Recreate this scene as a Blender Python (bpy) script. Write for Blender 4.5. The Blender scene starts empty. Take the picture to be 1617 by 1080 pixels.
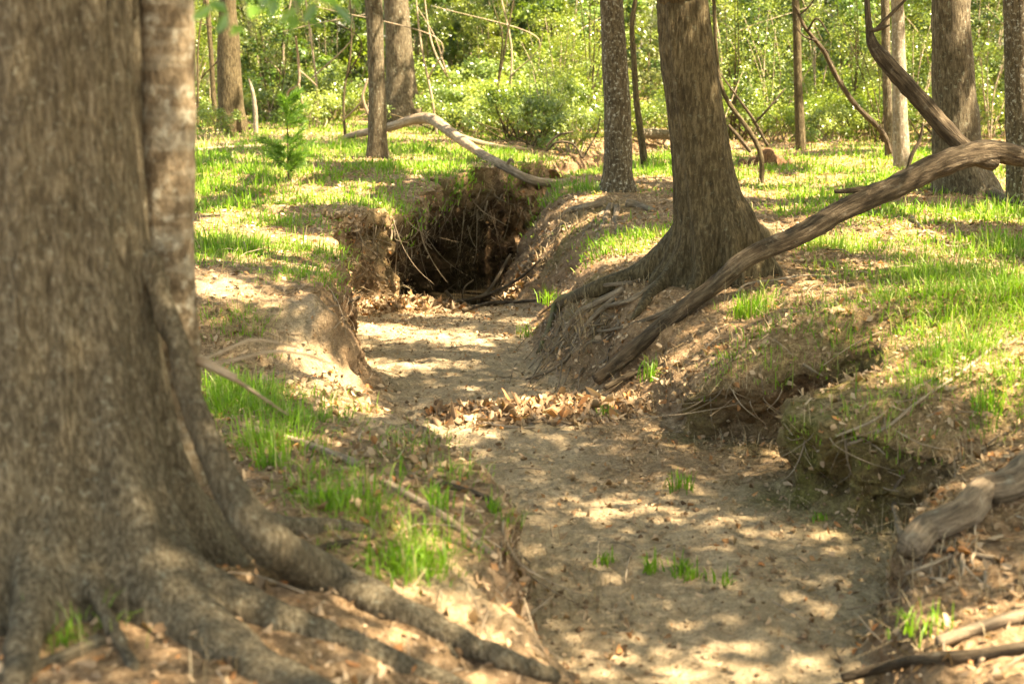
import bpy, math
import numpy as np
from mathutils import Vector
from mathutils.bvhtree import BVHTree

sc = bpy.context.scene
col = sc.collection
R = math.radians
rng = np.random.default_rng(7)

# ------------------------------------------------------------------ camera
F_PX, PW, PH = 2246.0, 1617.0, 1080.0
PITCH = R(11.8)
CAM = np.array([0.0, 0.0, 1.6])
cam_d = bpy.data.cameras.new('camera')
cam = bpy.data.objects.new('camera', cam_d)
col.objects.link(cam)
cam.location = CAM
cam.rotation_euler = (math.pi / 2 - PITCH, 0, 0)
cam_d.sensor_width = 36
cam_d.lens = 36 * F_PX / PW
cam_d.clip_start = 0.05
cam_d.clip_end = 600
cam_d.dof.use_dof = True
cam_d.dof.focus_distance = 11.5
cam_d.dof.aperture_fstop = 2.4
sc.camera = cam

# ------------------------------------------------------------------ sky, sun, exposure
SUN_EL = R(57)
SUN_H = np.array([0.93, -0.37]); SUN_H /= np.linalg.norm(SUN_H)
SUN = np.array([SUN_H[0] * math.cos(SUN_EL), SUN_H[1] * math.cos(SUN_EL), math.sin(SUN_EL)])
w = bpy.data.worlds.new('World'); sc.world = w; w.use_nodes = True
nt = w.node_tree
sky = nt.nodes.new('ShaderNodeTexSky'); sky.sky_type = 'NISHITA'; sky.sun_disc = False
sky.sun_elevation = SUN_EL
sky.sun_rotation = math.atan2(SUN_H[0], SUN_H[1])
sky.air_density = 1.0; sky.dust_density = 2.0; sky.ozone_density = 0.6
nt.links.new(sky.outputs[0], nt.nodes['Background'].inputs[0])
nt.nodes['Background'].inputs[1].default_value = 0.11
sun_d = bpy.data.lights.new('sun', 'SUN'); sun_d.energy = 5.0; sun_d.angle = R(0.53)
sun_d.color = (1.0, 0.955, 0.90)
sun = bpy.data.objects.new('sun', sun_d); col.objects.link(sun)
sun.rotation_euler = Vector(SUN).to_track_quat('Z', 'Y').to_euler()
sun.location = (8, -3, 14)
sc.view_settings.view_transform = 'Standard'
sc.view_settings.look = 'None'
sc.view_settings.exposure = 2.78
sc.view_settings.use_white_balance = True
sc.view_settings.white_balance_temperature = 8900
sc.view_settings.white_balance_tint = 12
sc.view_settings.gamma = 1.0
sc.render.engine = 'CYCLES'
sc.cycles.use_denoising = True
sc.cycles.max_bounces = 8
sc.cycles.transmission_bounces = 5
sc.cycles.diffuse_bounces = 3

# ------------------------------------------------------------------ pixel to world helpers
CA, SA = math.cos(PITCH), math.sin(PITCH)
def ray(px, py):
    u = (px - PW / 2) / F_PX; v = (PH / 2 - py) / F_PX
    return np.array([u, CA + v * SA, -SA + v * CA])
def at(px, py, Y):
    d = ray(px, py); return CAM + d * (Y / d[1])
def size(px, py, Y, n):                      # n photo pixels at depth Y, in metres
    return n * (Y / ray(px, py)[1]) / F_PX

# ------------------------------------------------------------------ noise
def _h(i, j, k, s):
    n = (i * 374761393 + j * 668265263 + k * 2147483647 + s * 1274126177) & 0xFFFFFFFF
    n = ((n ^ (n >> 13)) * 1274126177) & 0xFFFFFFFF
    n = ((n ^ (n >> 16)) * 2246822519) & 0xFFFFFFFF
    return ((n ^ (n >> 15)) & 0xFFFFFF) / float(0xFFFFFF) * 2 - 1
def noise3(x, y, z, s=0):
    x, y, z = np.broadcast_arrays(np.asarray(x, float), np.asarray(y, float), np.asarray(z, float))
    xi, yi, zi = np.floor(x).astype(np.int64), np.floor(y).astype(np.int64), np.floor(z).astype(np.int64)
    f = lambda t: t * t * (3 - 2 * t)
    a, b, c = f(x - xi), f(y - yi), f(z - zi)
    o = 0
    for dx in (0, 1):
        for dy in (0, 1):
            for dz in (0, 1):
                o = o + _h(xi + dx, yi + dy, zi + dz, s) * (a if dx else 1 - a) * (b if dy else 1 - b) * (c if dz else 1 - c)
    return o
def noise2(x, y, s=0):
    x, y = np.broadcast_arrays(np.asarray(x, float), np.asarray(y, float))
    xi, yi = np.floor(x).astype(np.int64), np.floor(y).astype(np.int64)
    f = lambda t: t * t * (3 - 2 * t)
    a, b = f(x - xi), f(y - yi)
    o = 0
    for dx in (0, 1):
        for dy in (0, 1):
            o = o + _h(xi + dx, yi + dy, 0, s) * (a if dx else 1 - a) * (b if dy else 1 - b)
    return o
def fbm2(x, y, s=0, o=4, g=0.5):
    r = 0; a = 1; t = 0
    for i in range(o):
        r = r + a * noise2(x * 2 ** i, y * 2 ** i, s + i); t += a; a *= g
    return r / t
def fbm3(x, y, z, s=0, o=3, g=0.5):
    r = 0; a = 1; t = 0
    for i in range(o):
        r = r + a * noise3(x * 2 ** i, y * 2 ** i, z * 2 ** i, s + i); t += a; a *= g
    return r / t
def sstep(a, b, x):
    t = np.clip((x - a) / (b - a), 0, 1); return t * t * (3 - 2 * t)

# ------------------------------------------------------------------ mesh helpers
def new_mesh(name, V, faces, mat=None, smooth=True, cols=None, attrs=None):
    """faces: list of integer arrays (n,k)."""
    me = bpy.data.meshes.new(name)
    V = np.asarray(V, np.float32)
    me.vertices.add(len(V)); me.vertices.foreach_set('co', V.ravel())
    loops = np.concatenate([f.ravel() for f in faces]).astype(np.int32)
    tot = np.concatenate([np.full(len(f), f.shape[1]) for f in faces]).astype(np.int32)
    start = np.concatenate([[0], np.cumsum(tot)[:-1]]).astype(np.int32)
    me.loops.add(len(loops)); me.loops.foreach_set('vertex_index', loops)
    me.polygons.add(len(tot)); me.polygons.foreach_set('loop_start', start); me.polygons.foreach_set('loop_total', tot)
    if smooth: me.polygons.foreach_set('use_smooth', np.ones(len(tot), bool))
    if cols is not None:
        a = me.attributes.new('Col', 'FLOAT_COLOR', 'POINT')
        c = np.ones((len(V), 4), np.float32); c[:, :3] = cols; a.data.foreach_set('color', c.ravel())
    for k, v in (attrs or {}).items():
        a = me.attributes.new(k, 'FLOAT_VECTOR', 'POINT'); a.data.foreach_set('vector', np.asarray(v, np.float32).ravel())
    me.update(calc_edges=True)
    if mat: me.materials.append(mat)
    return me
def link(name, me, parent=None, loc=None):
    o = bpy.data.objects.new(name, me); col.objects.link(o)
    if parent is not None: o.parent = parent
    if loc is not None: o.location = loc
    return o
def tag(o, label=None, cat=None, group=None, kind=None):
    if label: o['label'] = label
    if cat: o['category'] = cat
    if group: o['group'] = group
    if kind: o['kind'] = kind
    return o
def thing(name, label, cat, loc, group=None):
    o = bpy.data.objects.new(name, None); o.empty_display_size = 0.1
    col.objects.link(o); o.location = loc
    return tag(o, label, cat, group)

def spline(P, n):
    """Catmull-Rom through control rows P, n samples."""
    P = np.asarray(P, float)
    if len(P) == 2:
        t = np.linspace(0, 1, n)[:, None]; return P[0] * (1 - t) + P[1] * t
    d = np.concatenate([[0], np.cumsum(np.linalg.norm(np.diff(P[:, :3], axis=0), axis=1) + 1e-6)])
    Q = np.vstack([2 * P[0] - P[1], P, 2 * P[-1] - P[-2]])
    s = np.linspace(0, d[-1], n)
    i = np.clip(np.searchsorted(d, s, 'right') - 1, 0, len(P) - 2)
    t = ((s - d[i]) / (d[i + 1] - d[i]))[:, None]
    a, b, c, e = Q[i], Q[i + 1], Q[i + 2], Q[i + 3]
    return 0.5 * (2 * b + (c - a) * t + (2 * a - 5 * b + 4 * c - e) * t ** 2 + (3 * b - a - 3 * c + e) * t ** 3)

class MB:
    """collects vertices and faces of one mesh, with bark coordinates 'bk'."""
    def __init__(s): s.V = []; s.Q = []; s.T = []; s.B = []; s.n = 0
    def tube(s, P, r=None, seg=10, n=None, rough=0.08, seed=0, fr=6.0, lobes=None, cap=True):
        P = np.asarray(P, float)
        if P.shape[1] == 3:
            r = np.asarray(r, float); r = np.full(len(P), r) if r.ndim == 0 else r
            if len(r) == 2 and len(P) > 2: r = np.linspace(r[0], r[1], len(P))
            P = np.column_stack([P, r])
        n = n or max(4, len(P) * 4)
        S = spline(P, n); C = S[:, :3]; rad = np.maximum(S[:, 3], 0.0008)
        T = np.gradient(C, axis=0); T /= np.linalg.norm(T, axis=1)[:, None] + 1e-9
        up = np.array([1.0, 0, 0]) if abs(T[0][0]) < 0.8 else np.array([0, 1.0, 0])
        U = np.zeros_like(C); u = up - T[0] * up.dot(T[0]); u /= np.linalg.norm(u); U[0] = u
        for i in range(1, n):
            u = u - T[i] * u.dot(T[i]); u /= np.linalg.norm(u) + 1e-9; U[i] = u
        W = np.cross(T, U)
        th = np.linspace(0, 2 * np.pi, seg, endpoint=False)
        L = np.concatenate([[0], np.cumsum(np.linalg.norm(np.diff(C, axis=0), axis=1))])
        ct, st = np.cos(th)[None], np.sin(th)[None]
        rr = rad[:, None] * np.ones((1, seg))
        if lobes is not None: rr = lobes(rr, th, C, L)
        if rough:
            nz = fbm3(ct * rad[:, None] * fr * 3 + seed, st * rad[:, None] * fr * 3, L[:, None] * fr * np.ones_like(ct), seed, 3)
            rr = rr * (1 + rough * 1.6 * nz)
        X = C[:, None] + U[:, None] * (rr * ct)[..., None] + W[:, None] * (rr * st)[..., None]
        base = s.n
        s.V.append(X.reshape(-1, 3))
        s.B.append(np.stack([rr * ct, rr * st, L[:, None] * np.ones_like(rr)], -1).reshape(-1, 3) + seed * 1.37)
        i = np.arange(n - 1)[:, None] * seg; j = np.arange(seg)[None]; j2 = (j + 1) % seg
        s.Q.append(np.stack([i + j, i + j2, i + seg + j2, i + seg + j], -1).reshape(-1, 4) + base)
        s.n += n * seg
        if cap:
            for k, e in ((0, -1), (n - 1, 1)):
                s.V.append((C[k] + T[k] * e * rad[k] * 0.3)[None]); s.B.append(np.array([[0, 0, L[k]]]) + seed * 1.37)
                jj = np.arange(seg); a = base + k * seg + jj; b = base + k * seg + (jj + 1) % seg
                c = np.full(seg, s.n); s.n += 1
                s.T.append(np.stack([a, b, c] if e > 0 else [b, a, c], -1))
        return S
    def mesh(s, name, mat, org=(0, 0, 0)):
        V = np.concatenate(s.V) - np.asarray(org)
        fs = []
        if s.Q: fs.append(np.concatenate(s.Q))
        if s.T: fs.append(np.concatenate(s.T))
        return new_mesh(name, V, fs, mat, True, None, {'bk': np.concatenate(s.B)})

def unit(v): return v / (np.linalg.norm(v, axis=-1, keepdims=True) + 1e-9)
def rand_unit(n, r=None):
    r = r or rng; return unit(r.normal(size=(n, 3)))
def leaf_cards(P, N, L, W, cols, fold=0.25, curl=0.0, r=None, ax=None):
    """folded leaf of 6 vertices (two quads) at P with normal N, length L, width W."""
    r = r or rng
    n = len(P)
    A = ax if ax is not None else rand_unit(n, r)
    A = unit(A - N * np.sum(A * N, 1)[:, None]); B = np.cross(N, A)
    L = np.broadcast_to(L, n)[:, None]; W = np.broadcast_to(W, n)[:, None]
    up = N * W * fold
    cu = N * L * curl
    v = np.stack([P - A * L * .5, P - A * L * .08 + B * W * .5 + up, P + A * L * .26 + B * W * .32 + up + cu * .5,
                  P + A * L * .5 + cu, P + A * L * .26 - B * W * .32 + up + cu * .5, P - A * L * .08 - B * W * .5 + up], 1).reshape(-1, 3)
    i = np.arange(n)[:, None] * 6
    q = np.concatenate([i + np.array([[0, 1, 2, 3]]), i + np.array([[0, 3, 4, 5]])])
    return v, q, np.repeat(cols, 6, axis=0)
def quad_leaves(P, N, L, W, cols, r=None, ax=None):
    r = r or rng
    n = len(P); A = ax if ax is not None else rand_unit(n, r)
    A = unit(A - N * np.sum(A * N, 1)[:, None]); B = np.cross(N, A)
    L = np.broadcast_to(L, n)[:, None]; W = np.broadcast_to(W, n)[:, None]
    v = np.stack([P - A * L * .5, P + B * W * .5 + N * W * .15, P + A * L * .5, P - B * W * .5 + N * W * .15], 1).reshape(-1, 3)
    return v, (np.arange(n)[:, None] * 4 + np.arange(4)[None]), np.repeat(cols, 4, axis=0)
def mixcol(a, b, t): return np.asarray(a)[None] * (1 - t[:, None]) + np.asarray(b)[None] * t[:, None]

# ------------------------------------------------------------------ materials
def mat_new(name):
    m = bpy.data.materials.new(name); m.use_nodes = True
    t = m.node_tree; t.nodes.clear()
    out = t.nodes.new('ShaderNodeOutputMaterial')
    p = t.nodes.new('ShaderNodeBsdfPrincipled'); t.links.new(p.outputs[0], out.inputs[0])
    return m, t, p, out
def nd(t, typ, **kw):
    n = t.nodes.new(typ)
    for k, v in kw.items():
        if k.startswith('i_'):
            key = k[2:]; key = int(key) if key.isdigit() else key.replace('_', ' ')
            n.inputs[key].default_value = v
        else: setattr(n, k, v)
    return n
def ramp(t, fac, stops):
    r = t.nodes.new('ShaderNodeValToRGB'); t.links.new(fac, r.inputs[0])
    e = r.color_ramp.elements
    while len(e) < len(stops): e.new(0.5)
    for el, (p, c) in zip(e, stops):
        el.position = p; el.color = (*c, 1) if len(c) == 3 else c
    return r.outputs[0]
def mix(t, fac, a, b, mode='MIX'):
    n = t.nodes.new('ShaderNodeMix'); n.data_type = 'RGBA'; n.blend_type = mode
    for s, v in ((0, fac), (6, a), (7, b)):
        if isinstance(v, bpy.types.NodeSocket): t.links.new(v, n.inputs[s])
        elif s == 0: n.inputs[0].default_value = v
        else: n.inputs[s].default_value = (*v, 1)
    return n.outputs[2]
def g3(v): return (v, v, v)

def bark_mat(name, dark, mid, light, lichen=(0.5, 0.52, 0.45), lich=0.5, fiss=14, bump=0.6, streak=0.22, moss=None, bands=0.0, dist=0.02, lsc=16.0):
    m, t, p, out = mat_new(name)
    a = nd(t, 'ShaderNodeAttribute', attribute_name='bk')
    mp = nd(t, 'ShaderNodeMapping'); mp.inputs['Scale'].default_value = (1, 1, streak); t.links.new(a.outputs['Vector'], mp.inputs[0])
    n1 = nd(t, 'ShaderNodeTexNoise', i_Scale=fiss * 2.2, i_Detail=6.0, i_Roughness=0.65, i_Distortion=0.4); t.links.new(mp.outputs[0], n1.inputs[0])
    n2 = nd(t, 'ShaderNodeTexNoise', i_Scale=4.0, i_Detail=4.0, i_Roughness=0.6); t.links.new(a.outputs['Vector'], n2.inputs[0])
    n3 = nd(t, 'ShaderNodeTexNoise', i_Scale=lsc, i_Detail=5.0, i_Roughness=0.62); t.links.new(a.outputs['Vector'], n3.inputs[0])
    n4 = nd(t, 'ShaderNodeTexNoise', i_Scale=90.0, i_Detail=4.0, i_Roughness=0.7); t.links.new(a.outputs['Vector'], n4.inputs[0])
    c = ramp(t, n1.outputs[0], [(0.30, dark), (0.5, mid), (0.70, light)])
    c = mix(t, 0.55, c, ramp(t, n2.outputs[0], [(0.3, g3(0.55)), (0.7, g3(1.35))]), 'MULTIPLY')
    c = mix(t, 0.5, c, ramp(t, n4.outputs[0], [(0.3, g3(0.6)), (0.7, g3(1.3))]), 'MULTIPLY')
    if bands:
        mb = nd(t, 'ShaderNodeMapping'); mb.inputs['Scale'].default_value = (0.6, 0.6, 4.0); t.links.new(a.outputs['Vector'], mb.inputs[0])
        nb = nd(t, 'ShaderNodeTexNoise', i_Scale=5.0, i_Detail=3.0); t.links.new(mb.outputs[0], nb.inputs[0])
        c = mix(t, ramp(t, nb.outputs[0], [(0.52, g3(0)), (0.62, g3(bands))]), c, lichen)
    if lich:
        c = mix(t, ramp(t, n3.outputs[0], [(0.62 - 0.1 * lich, g3(0)), (0.72, g3(min(1, lich)))]), c, lichen)
    if moss is not None:
        g = nd(t, 'ShaderNodeNewGeometry')
        sp = nd(t, 'ShaderNodeSeparateXYZ'); t.links.new(a.outputs['Vector'], sp.inputs[0])
        r1 = ramp(t, n2.outputs[0], [(0.45, g3(0)), (0.62, g3(0.75))])
        c = mix(t, r1, c, moss)
    t.links.new(c, p.inputs['Base Color'])
    p.inputs['Roughness'].default_value = 0.9; p.inputs['Specular IOR Level'].default_value = 0.2
    b = nd(t, 'ShaderNodeBump', i_Strength=bump, i_Distance=dist)
    ad = nd(t, 'ShaderNodeMath', operation='MULTIPLY_ADD'); t.links.new(n4.outputs[0], ad.inputs[0]); ad.inputs[1].default_value = 0.25; t.links.new(n1.outputs[0], ad.inputs[2])
    t.links.new(ad.outputs[0], b.inputs['Height']); t.links.new(b.outputs[0], p.inputs['Normal'])
    return m

def leaf_mat(name, rough=0.5, trans=0.35, spec=0.4, gain=1.25):
    m, t, p, out = mat_new(name)
    a = nd(t, 'ShaderNodeAttribute', attribute_name='Col')
    oi = nd(t, 'ShaderNodeObjectInfo')
    t.links.new(a.outputs['Color'], p.inputs['Base Color'])
    p.inputs['Roughness'].default_value = rough; p.inputs['Specular IOR Level'].default_value = spec
    tr = nd(t, 'ShaderNodeBsdfTranslucent')
    t.links.new(mix(t, 1.0, a.outputs['Color'], (gain * 1.1, gain * 1.1, gain * 0.55), 'MULTIPLY'), tr.inputs[0])
    ms = nd(t, 'ShaderNodeMixShader'); ms.inputs[0].default_value = trans
    t.links.new(p.outputs[0], ms.inputs[1]); t.links.new(tr.outputs[0], ms.inputs[2]); t.links.new(ms.outputs[0], out.inputs[0])
    return m

M = {}
M['bark_near'] = bark_mat('bark_near', (0.055, 0.042, 0.022), (0.155, 0.125, 0.074), (0.33, 0.28, 0.18), (0.42, 0.42, 0.30), 0.5, 36, 1.0, 0.22, None, dist=0.05, lsc=40.0)
M['bark_stem'] = bark_mat('bark_stem', (0.06, 0.042, 0.022), (0.15, 0.112, 0.065), (0.27, 0.21, 0.13), (0.40, 0.38, 0.28), 0.9, 18, 0.9, 0.55, None, 0.25, lsc=22.0)
M['bark_brown'] = bark_mat('bark_brown', (0.024, 0.017, 0.007), (0.075, 0.056, 0.026), (0.165, 0.13, 0.07), (0.26, 0.28, 0.19), 0.3, 22, 0.9, 0.24, lsc=30.0)
M['bark_lichen'] = bark_mat('bark_lichen', (0.025, 0.018, 0.009), (0.085, 0.065, 0.036), (0.18, 0.148, 0.092), (0.50, 0.50, 0.40), 0.75, 20, 0.9, 0.3, lsc=30.0)
M['bark_grey'] = bark_mat('bark_grey', (0.03, 0.022, 0.012), (0.095, 0.074, 0.042), (0.20, 0.165, 0.105), (0.34, 0.36, 0.26), 0.5, 20, 0.9, 0.24, lsc=24.0)
M['bark_pale'] = bark_mat('bark_pale', (0.10, 0.08, 0.05), (0.22, 0.18, 0.12), (0.33, 0.285, 0.205), (0.5, 0.5, 0.41), 0.7, 16, 0.6, 0.3, lsc=26.0)
M['dead_grey'] = bark_mat('dead_grey', (0.022, 0.015, 0.008), (0.08, 0.058, 0.033), (0.19, 0.145, 0.09), (0.32, 0.30, 0.22), 0.35, 26, 1.0, 0.12, dist=0.035)
M['dead_pale'] = bark_mat('dead_pale', (0.12, 0.082, 0.045), (0.26, 0.19, 0.115), (0.40, 0.315, 0.215), (0.48, 0.43, 0.33), 0.4, 22, 0.5, 0.10)
M['root'] = bark_mat('root', (0.06, 0.044, 0.026), (0.16, 0.12, 0.075), (0.29, 0.225, 0.145), (0.36, 0.36, 0.27), 0.3, 20, 0.6, 0.14)
M['root_moss'] = bark_mat('root_moss', (0.05, 0.038, 0.02), (0.12, 0.095, 0.05), (0.21, 0.175, 0.10), (0.34, 0.36, 0.25), 0.3, 20, 0.6, 0.14, (0.10, 0.105, 0.028))
M['twig'] = bark_mat('twig', (0.14, 0.10, 0.06), (0.29, 0.225, 0.145), (0.42, 0.345, 0.24), (0.45, 0.42, 0.33), 0.3, 30, 0.3, 0.15)
M['rotten'] = bark_mat('rotten', (0.05, 0.026, 0.012), (0.15, 0.08, 0.038), (0.26, 0.15, 0.075), (0.26, 0.19, 0.12), 0.2, 24, 0.9, 0.15)
M['leaf'] = leaf_mat('leaf', 0.33, 0.34, 0.7)
M['canopy'] = leaf_mat('canopy', 0.5, 0.36, 0.3)
M['grass'] = leaf_mat('grass', 0.5, 0.38, 0.35)
M['litter'] = leaf_mat('litter', 0.75, 0.12, 0.2, 1.0)

def ground_mat():
    m, t, p, out = mat_new('earth')
    tc = nd(t, 'ShaderNodeTexCoord'); a = nd(t, 'ShaderNodeAttribute', attribute_name='Col')
    s = nd(t, 'ShaderNodeSeparateColor'); t.links.new(a.outputs['Color'], s.inputs[0])
    def nz(sc_, det=5.0, ro=0.6, di=0.0):
        n = nd(t, 'ShaderNodeTexNoise', i_Scale=sc_, i_Detail=det, i_Roughness=ro, i_Distortion=di)
        t.links.new(tc.outputs['Object'], n.inputs[0]); return n.outputs[0]
    big, med, fine, grit = nz(1.6), nz(7.0, 6, 0.65, 0.6), nz(34.0, 5, 0.65), nz(120.0, 3, 0.7)
    lit = ramp(t, fine, [(0.30, (0.10, 0.058, 0.028)), (0.5, (0.30, 0.195, 0.105)), (0.68, (0.48, 0.335, 0.195))])
    lit = mix(t, ramp(t, med, [(0.45, g3(0)), (0.7, g3(0.55))]), lit, (0.21, 0.14, 0.068))
    bed = ramp(t, fine, [(0.28, (0.20, 0.14, 0.075)), (0.46, (0.45, 0.34, 0.20)), (0.68, (0.62, 0.475, 0.295))])
    bed = mix(t, ramp(t, med, [(0.44, g3(0)), (0.62, g3(0.8))]), bed, (0.26, 0.195, 0.115))
    bed = mix(t, ramp(t, big, [(0.4, g3(0)), (0.68, g3(0.4))]), bed, (0.40, 0.31, 0.18))
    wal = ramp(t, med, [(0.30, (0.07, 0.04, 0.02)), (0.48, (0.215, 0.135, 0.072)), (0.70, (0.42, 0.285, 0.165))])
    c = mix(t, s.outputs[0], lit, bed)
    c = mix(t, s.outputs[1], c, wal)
    mo = ramp(t, fine, [(0.3, (0.05, 0.045, 0.012)), (0.5, (0.14, 0.125, 0.03)), (0.7, (0.27, 0.24, 0.075))])
    mf = nd(t, 'ShaderNodeMath', operation='MULTIPLY'); t.links.new(s.outputs[2], mf.inputs[0]); t.links.new(ramp(t, med, [(0.3, g3(0.25)), (0.55, g3(1))]), mf.inputs[1])
    c = mix(t, mf.outputs[0], c, mo)
    shade_mask = nd(t, 'ShaderNodeAttribute', attribute_name='shade_mask'); sd = nd(t, 'ShaderNodeSeparateXYZ'); t.links.new(shade_mask.outputs['Vector'], sd.inputs[0])
    c = mix(t, sd.outputs[0], c, mix(t, 1.0, c, (0.36, 0.34, 0.31), 'MULTIPLY'))  # soil colour darkened to paint the shade of the hollow
    c = mix(t, 0.8, c, ramp(t, grit, [(0.3, g3(0.5)), (0.7, g3(1.4))]), 'MULTIPLY')
    t.links.new(c, p.inputs['Base Color']); p.inputs['Roughness'].default_value = 0.95; p.inputs['Specular IOR Level'].default_value = 0.15
    ad = nd(t, 'ShaderNodeMath', operation='MULTIPLY_ADD'); t.links.new(fine, ad.inputs[0]); ad.inputs[1].default_value = 0.6; t.links.new(med, ad.inputs[2])
    ad2 = nd(t, 'ShaderNodeMath', operation='MULTIPLY_ADD'); t.links.new(grit, ad2.inputs[0]); ad2.inputs[1].default_value = 0.25; t.links.new(ad.outputs[0], ad2.inputs[2])
    b = nd(t, 'ShaderNodeBump', i_Strength=1.0, i_Distance=0.05); t.links.new(ad2.outputs[0], b.inputs['Height']); t.links.new(b.outputs[0], p.inputs['Normal'])
    return m
M['earth'] = ground_mat()
def water_mat():
    m, t, p, out = mat_new('still_water')
    p.inputs['Base Color'].default_value = (0.012, 0.009, 0.005, 1); p.inputs['Roughness'].default_value = 0.03
    tc = nd(t, 'ShaderNodeTexCoord'); n = nd(t, 'ShaderNodeTexNoise', i_Scale=9.0, i_Detail=2.0); t.links.new(tc.outputs['Object'], n.inputs[0])
    b = nd(t, 'ShaderNodeBump', i_Strength=0.02, i_Distance=0.01); t.links.new(n.outputs[0], b.inputs['Height']); t.links.new(b.outputs[0], p.inputs['Normal'])
    return m
M['water'] = water_mat()

# ------------------------------------------------------------------ the ground with its dry gully
# Y: left lip x, left foot x, right foot x, right lip x, left lip z, bed z, right lip z, left plain z, right plain z, left reach, right reach
TB = np.array([
 [ 2.0, -0.10, 0.50, 1.20, 1.60, -0.30, -0.60, -0.40, -0.08, -0.10, 0.9, 1.0, .00, .00, .00, .00],
 [ 3.5, -0.15, 0.45, 1.15, 1.50, -0.36, -0.65, -0.42, -0.08, -0.12, 0.9, 1.0, .00, .00, .02, .00],
 [ 4.5, -0.10, 0.42, 1.22, 1.52, -0.38, -0.68, -0.44, -0.09, -0.12, 0.8, 1.1, .00, .00, .03, .00],
 [ 5.2, -0.04, 0.18, 1.42, 1.62, -0.33, -0.70, -0.42, -0.12, -0.12, 0.8, 1.1, .05, .00, .08, .00],
 [ 5.6, -0.04, 0.08, 1.62, 1.72, -0.29, -0.70, -0.38, -0.16, -0.10, 0.8, 1.1, .10, .00, .12, .00],
 [ 6.0, -0.22, 0.04, 1.76, 1.92, -0.27, -0.70, -0.36, -0.22,  0.05, 0.8, 1.2, .08, .00, .08, .03],
 [ 6.55,-0.40,-0.10, 1.98, 2.12, -0.30, -0.70, -0.34, -0.28,  0.10, 0.8, 1.2, .05, .00, .05, .02],
 [ 6.80,-0.48,-0.14, 1.50, 1.60, -0.31, -0.70, -0.20, -0.29,  0.14, 0.8, 1.4, .04, .00, .12, .15],
 [ 7.25,-0.60,-0.26, 1.42, 1.54, -0.34, -0.70, -0.22, -0.30,  0.18, 0.9, 1.3, .03, .00, .12, .05],
 [ 7.50,-0.72,-0.36, 1.95, 2.05, -0.36, -0.70, -0.20, -0.30,  0.20, 0.9, 1.2, .02, .00, .05, .00],
 [ 8.00,-0.95,-0.46, 2.00, 2.12, -0.38, -0.70, -0.06, -0.30,  0.20, 0.9, 1.2, .00, .00, .05, .12],
 [ 8.22,-1.25,-0.52, 1.02, 1.12, -0.38, -0.70, -0.42, -0.31,  0.18, 0.9, 0.6, .00, .00, .08, .24],
 [ 8.80,-1.40,-0.62, 0.80, 1.05, -0.40, -0.70, -0.46, -0.30,  0.14, 0.8, 1.0, .00, .00, .00, .04],
 [ 9.15,-1.28,-0.72, 0.56, 1.25, -0.10, -0.72, -0.30, -0.04,  0.10, 0.8, 0.9, .00, .00, .00, .00],
 [10.0, -1.42,-0.96, 0.20, 0.80, -0.06, -0.74, -0.13,  0.00,  0.02, 0.8, 0.9, .05, .00, .06, .00],
 [10.8, -1.42,-1.16, 0.10, 0.72, -0.10, -0.77, -0.12,  0.00,  0.03, 0.6, 0.9, .08, .00, .05, .00],
 [11.8, -1.52,-1.30, 0.10, 0.78, -0.10, -0.82, -0.16,  0.00,  0.03, 0.6, 0.9, .06, .00, .00, .00],
 [12.8, -1.74,-1.52, 0.18, 0.86, -0.06, -0.88, -0.20,  0.00,  0.03, 0.6, 1.0, .08, .00, .00, .00],
 [13.7, -1.75,-1.45, 0.12, 0.90, -0.02, -0.94, -0.16,  0.00,  0.03, 0.6, 1.0, .06, .00, .00, .00],
 [14.3, -1.36,-1.05,-0.05, 0.82, -0.02, -1.02, -0.14,  0.01,  0.03, 0.6, 1.0, .10, .05, .00, .00],
 [14.8, -1.45,-1.20,-0.22, 0.80, -0.12, -1.28, -0.12, -0.03,  0.03, 0.6, 1.0, .30, .20, .00, .00],
 [15.7, -1.50,-1.36,-0.42, 0.72,  0.00, -1.40, -0.06,  0.04,  0.03, 0.6, 1.0, .62, .40, .02, .00],
 [16.6, -1.15,-1.02,-0.28, 0.64,  0.09, -1.40, -0.03,  0.12,  0.03, 0.7, 1.0, .58, .38, .02, .00],
 [17.6, -0.62,-0.50, 0.02, 0.66,  0.15, -1.35, -0.03,  0.15,  0.04, 0.8, 1.0, .34, .40, .02, .00],
 [18.8,  0.00, 0.20, 0.42, 0.90,  0.08, -1.20, -0.08,  0.12,  0.04, 0.9, 1.0, .08, .05, .00, .00],
 [20.2,  0.50, 0.75, 0.95, 1.35, -0.05, -0.75, -0.12,  0.05,  0.05, 1.0, 1.0, .04, .00, .00, .00],
 [22.0,  1.00, 1.30, 1.60, 2.00, -0.04, -0.40, -0.08,  0.05,  0.05, 1.0, 1.0, .00, .00, .00, .00],
 [26.0,  2.20, 2.90, 3.20, 4.00,  0.02, -0.15,  0.00,  0.06,  0.06, 1.0, 1.0, .00, .00, .00, .00],
 [34.0,  5.00, 6.00, 6.50, 7.50,  0.10,  0.05,  0.10,  0.10,  0.10, 1.0, 1.0, .00, .00, .00, .00],
])
def grow(a, step, g, end):
    o = []; s = step
    sg = 1 if end > a else -1
    while (end - a) * sg > 0: s *= g; a += sg * s; o.append(a)
    return o
ys = np.array(sorted(grow(3.0, .03, 1.2, -60)) + list(np.arange(3.0, 6.5, .03)) + list(np.arange(6.5, 6.9, .012)) + list(np.arange(6.9, 7.2, .03)) + list(np.arange(7.2, 8.4, .013)) + list(np.arange(8.4, 12.5, .03)) + list(np.arange(12.5, 21.0, .047)) + grow(21.0, .04, 1.06, 220))
lo = np.array(sorted(grow(0, .032, 1.12, -140)[1:])); ro = np.array(grow(0, .032, 1.12, 140)[1:])
def tb(k, y): return np.interp(np.clip(y, 2, 34), TB[:, 0], TB[:, k])
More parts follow.
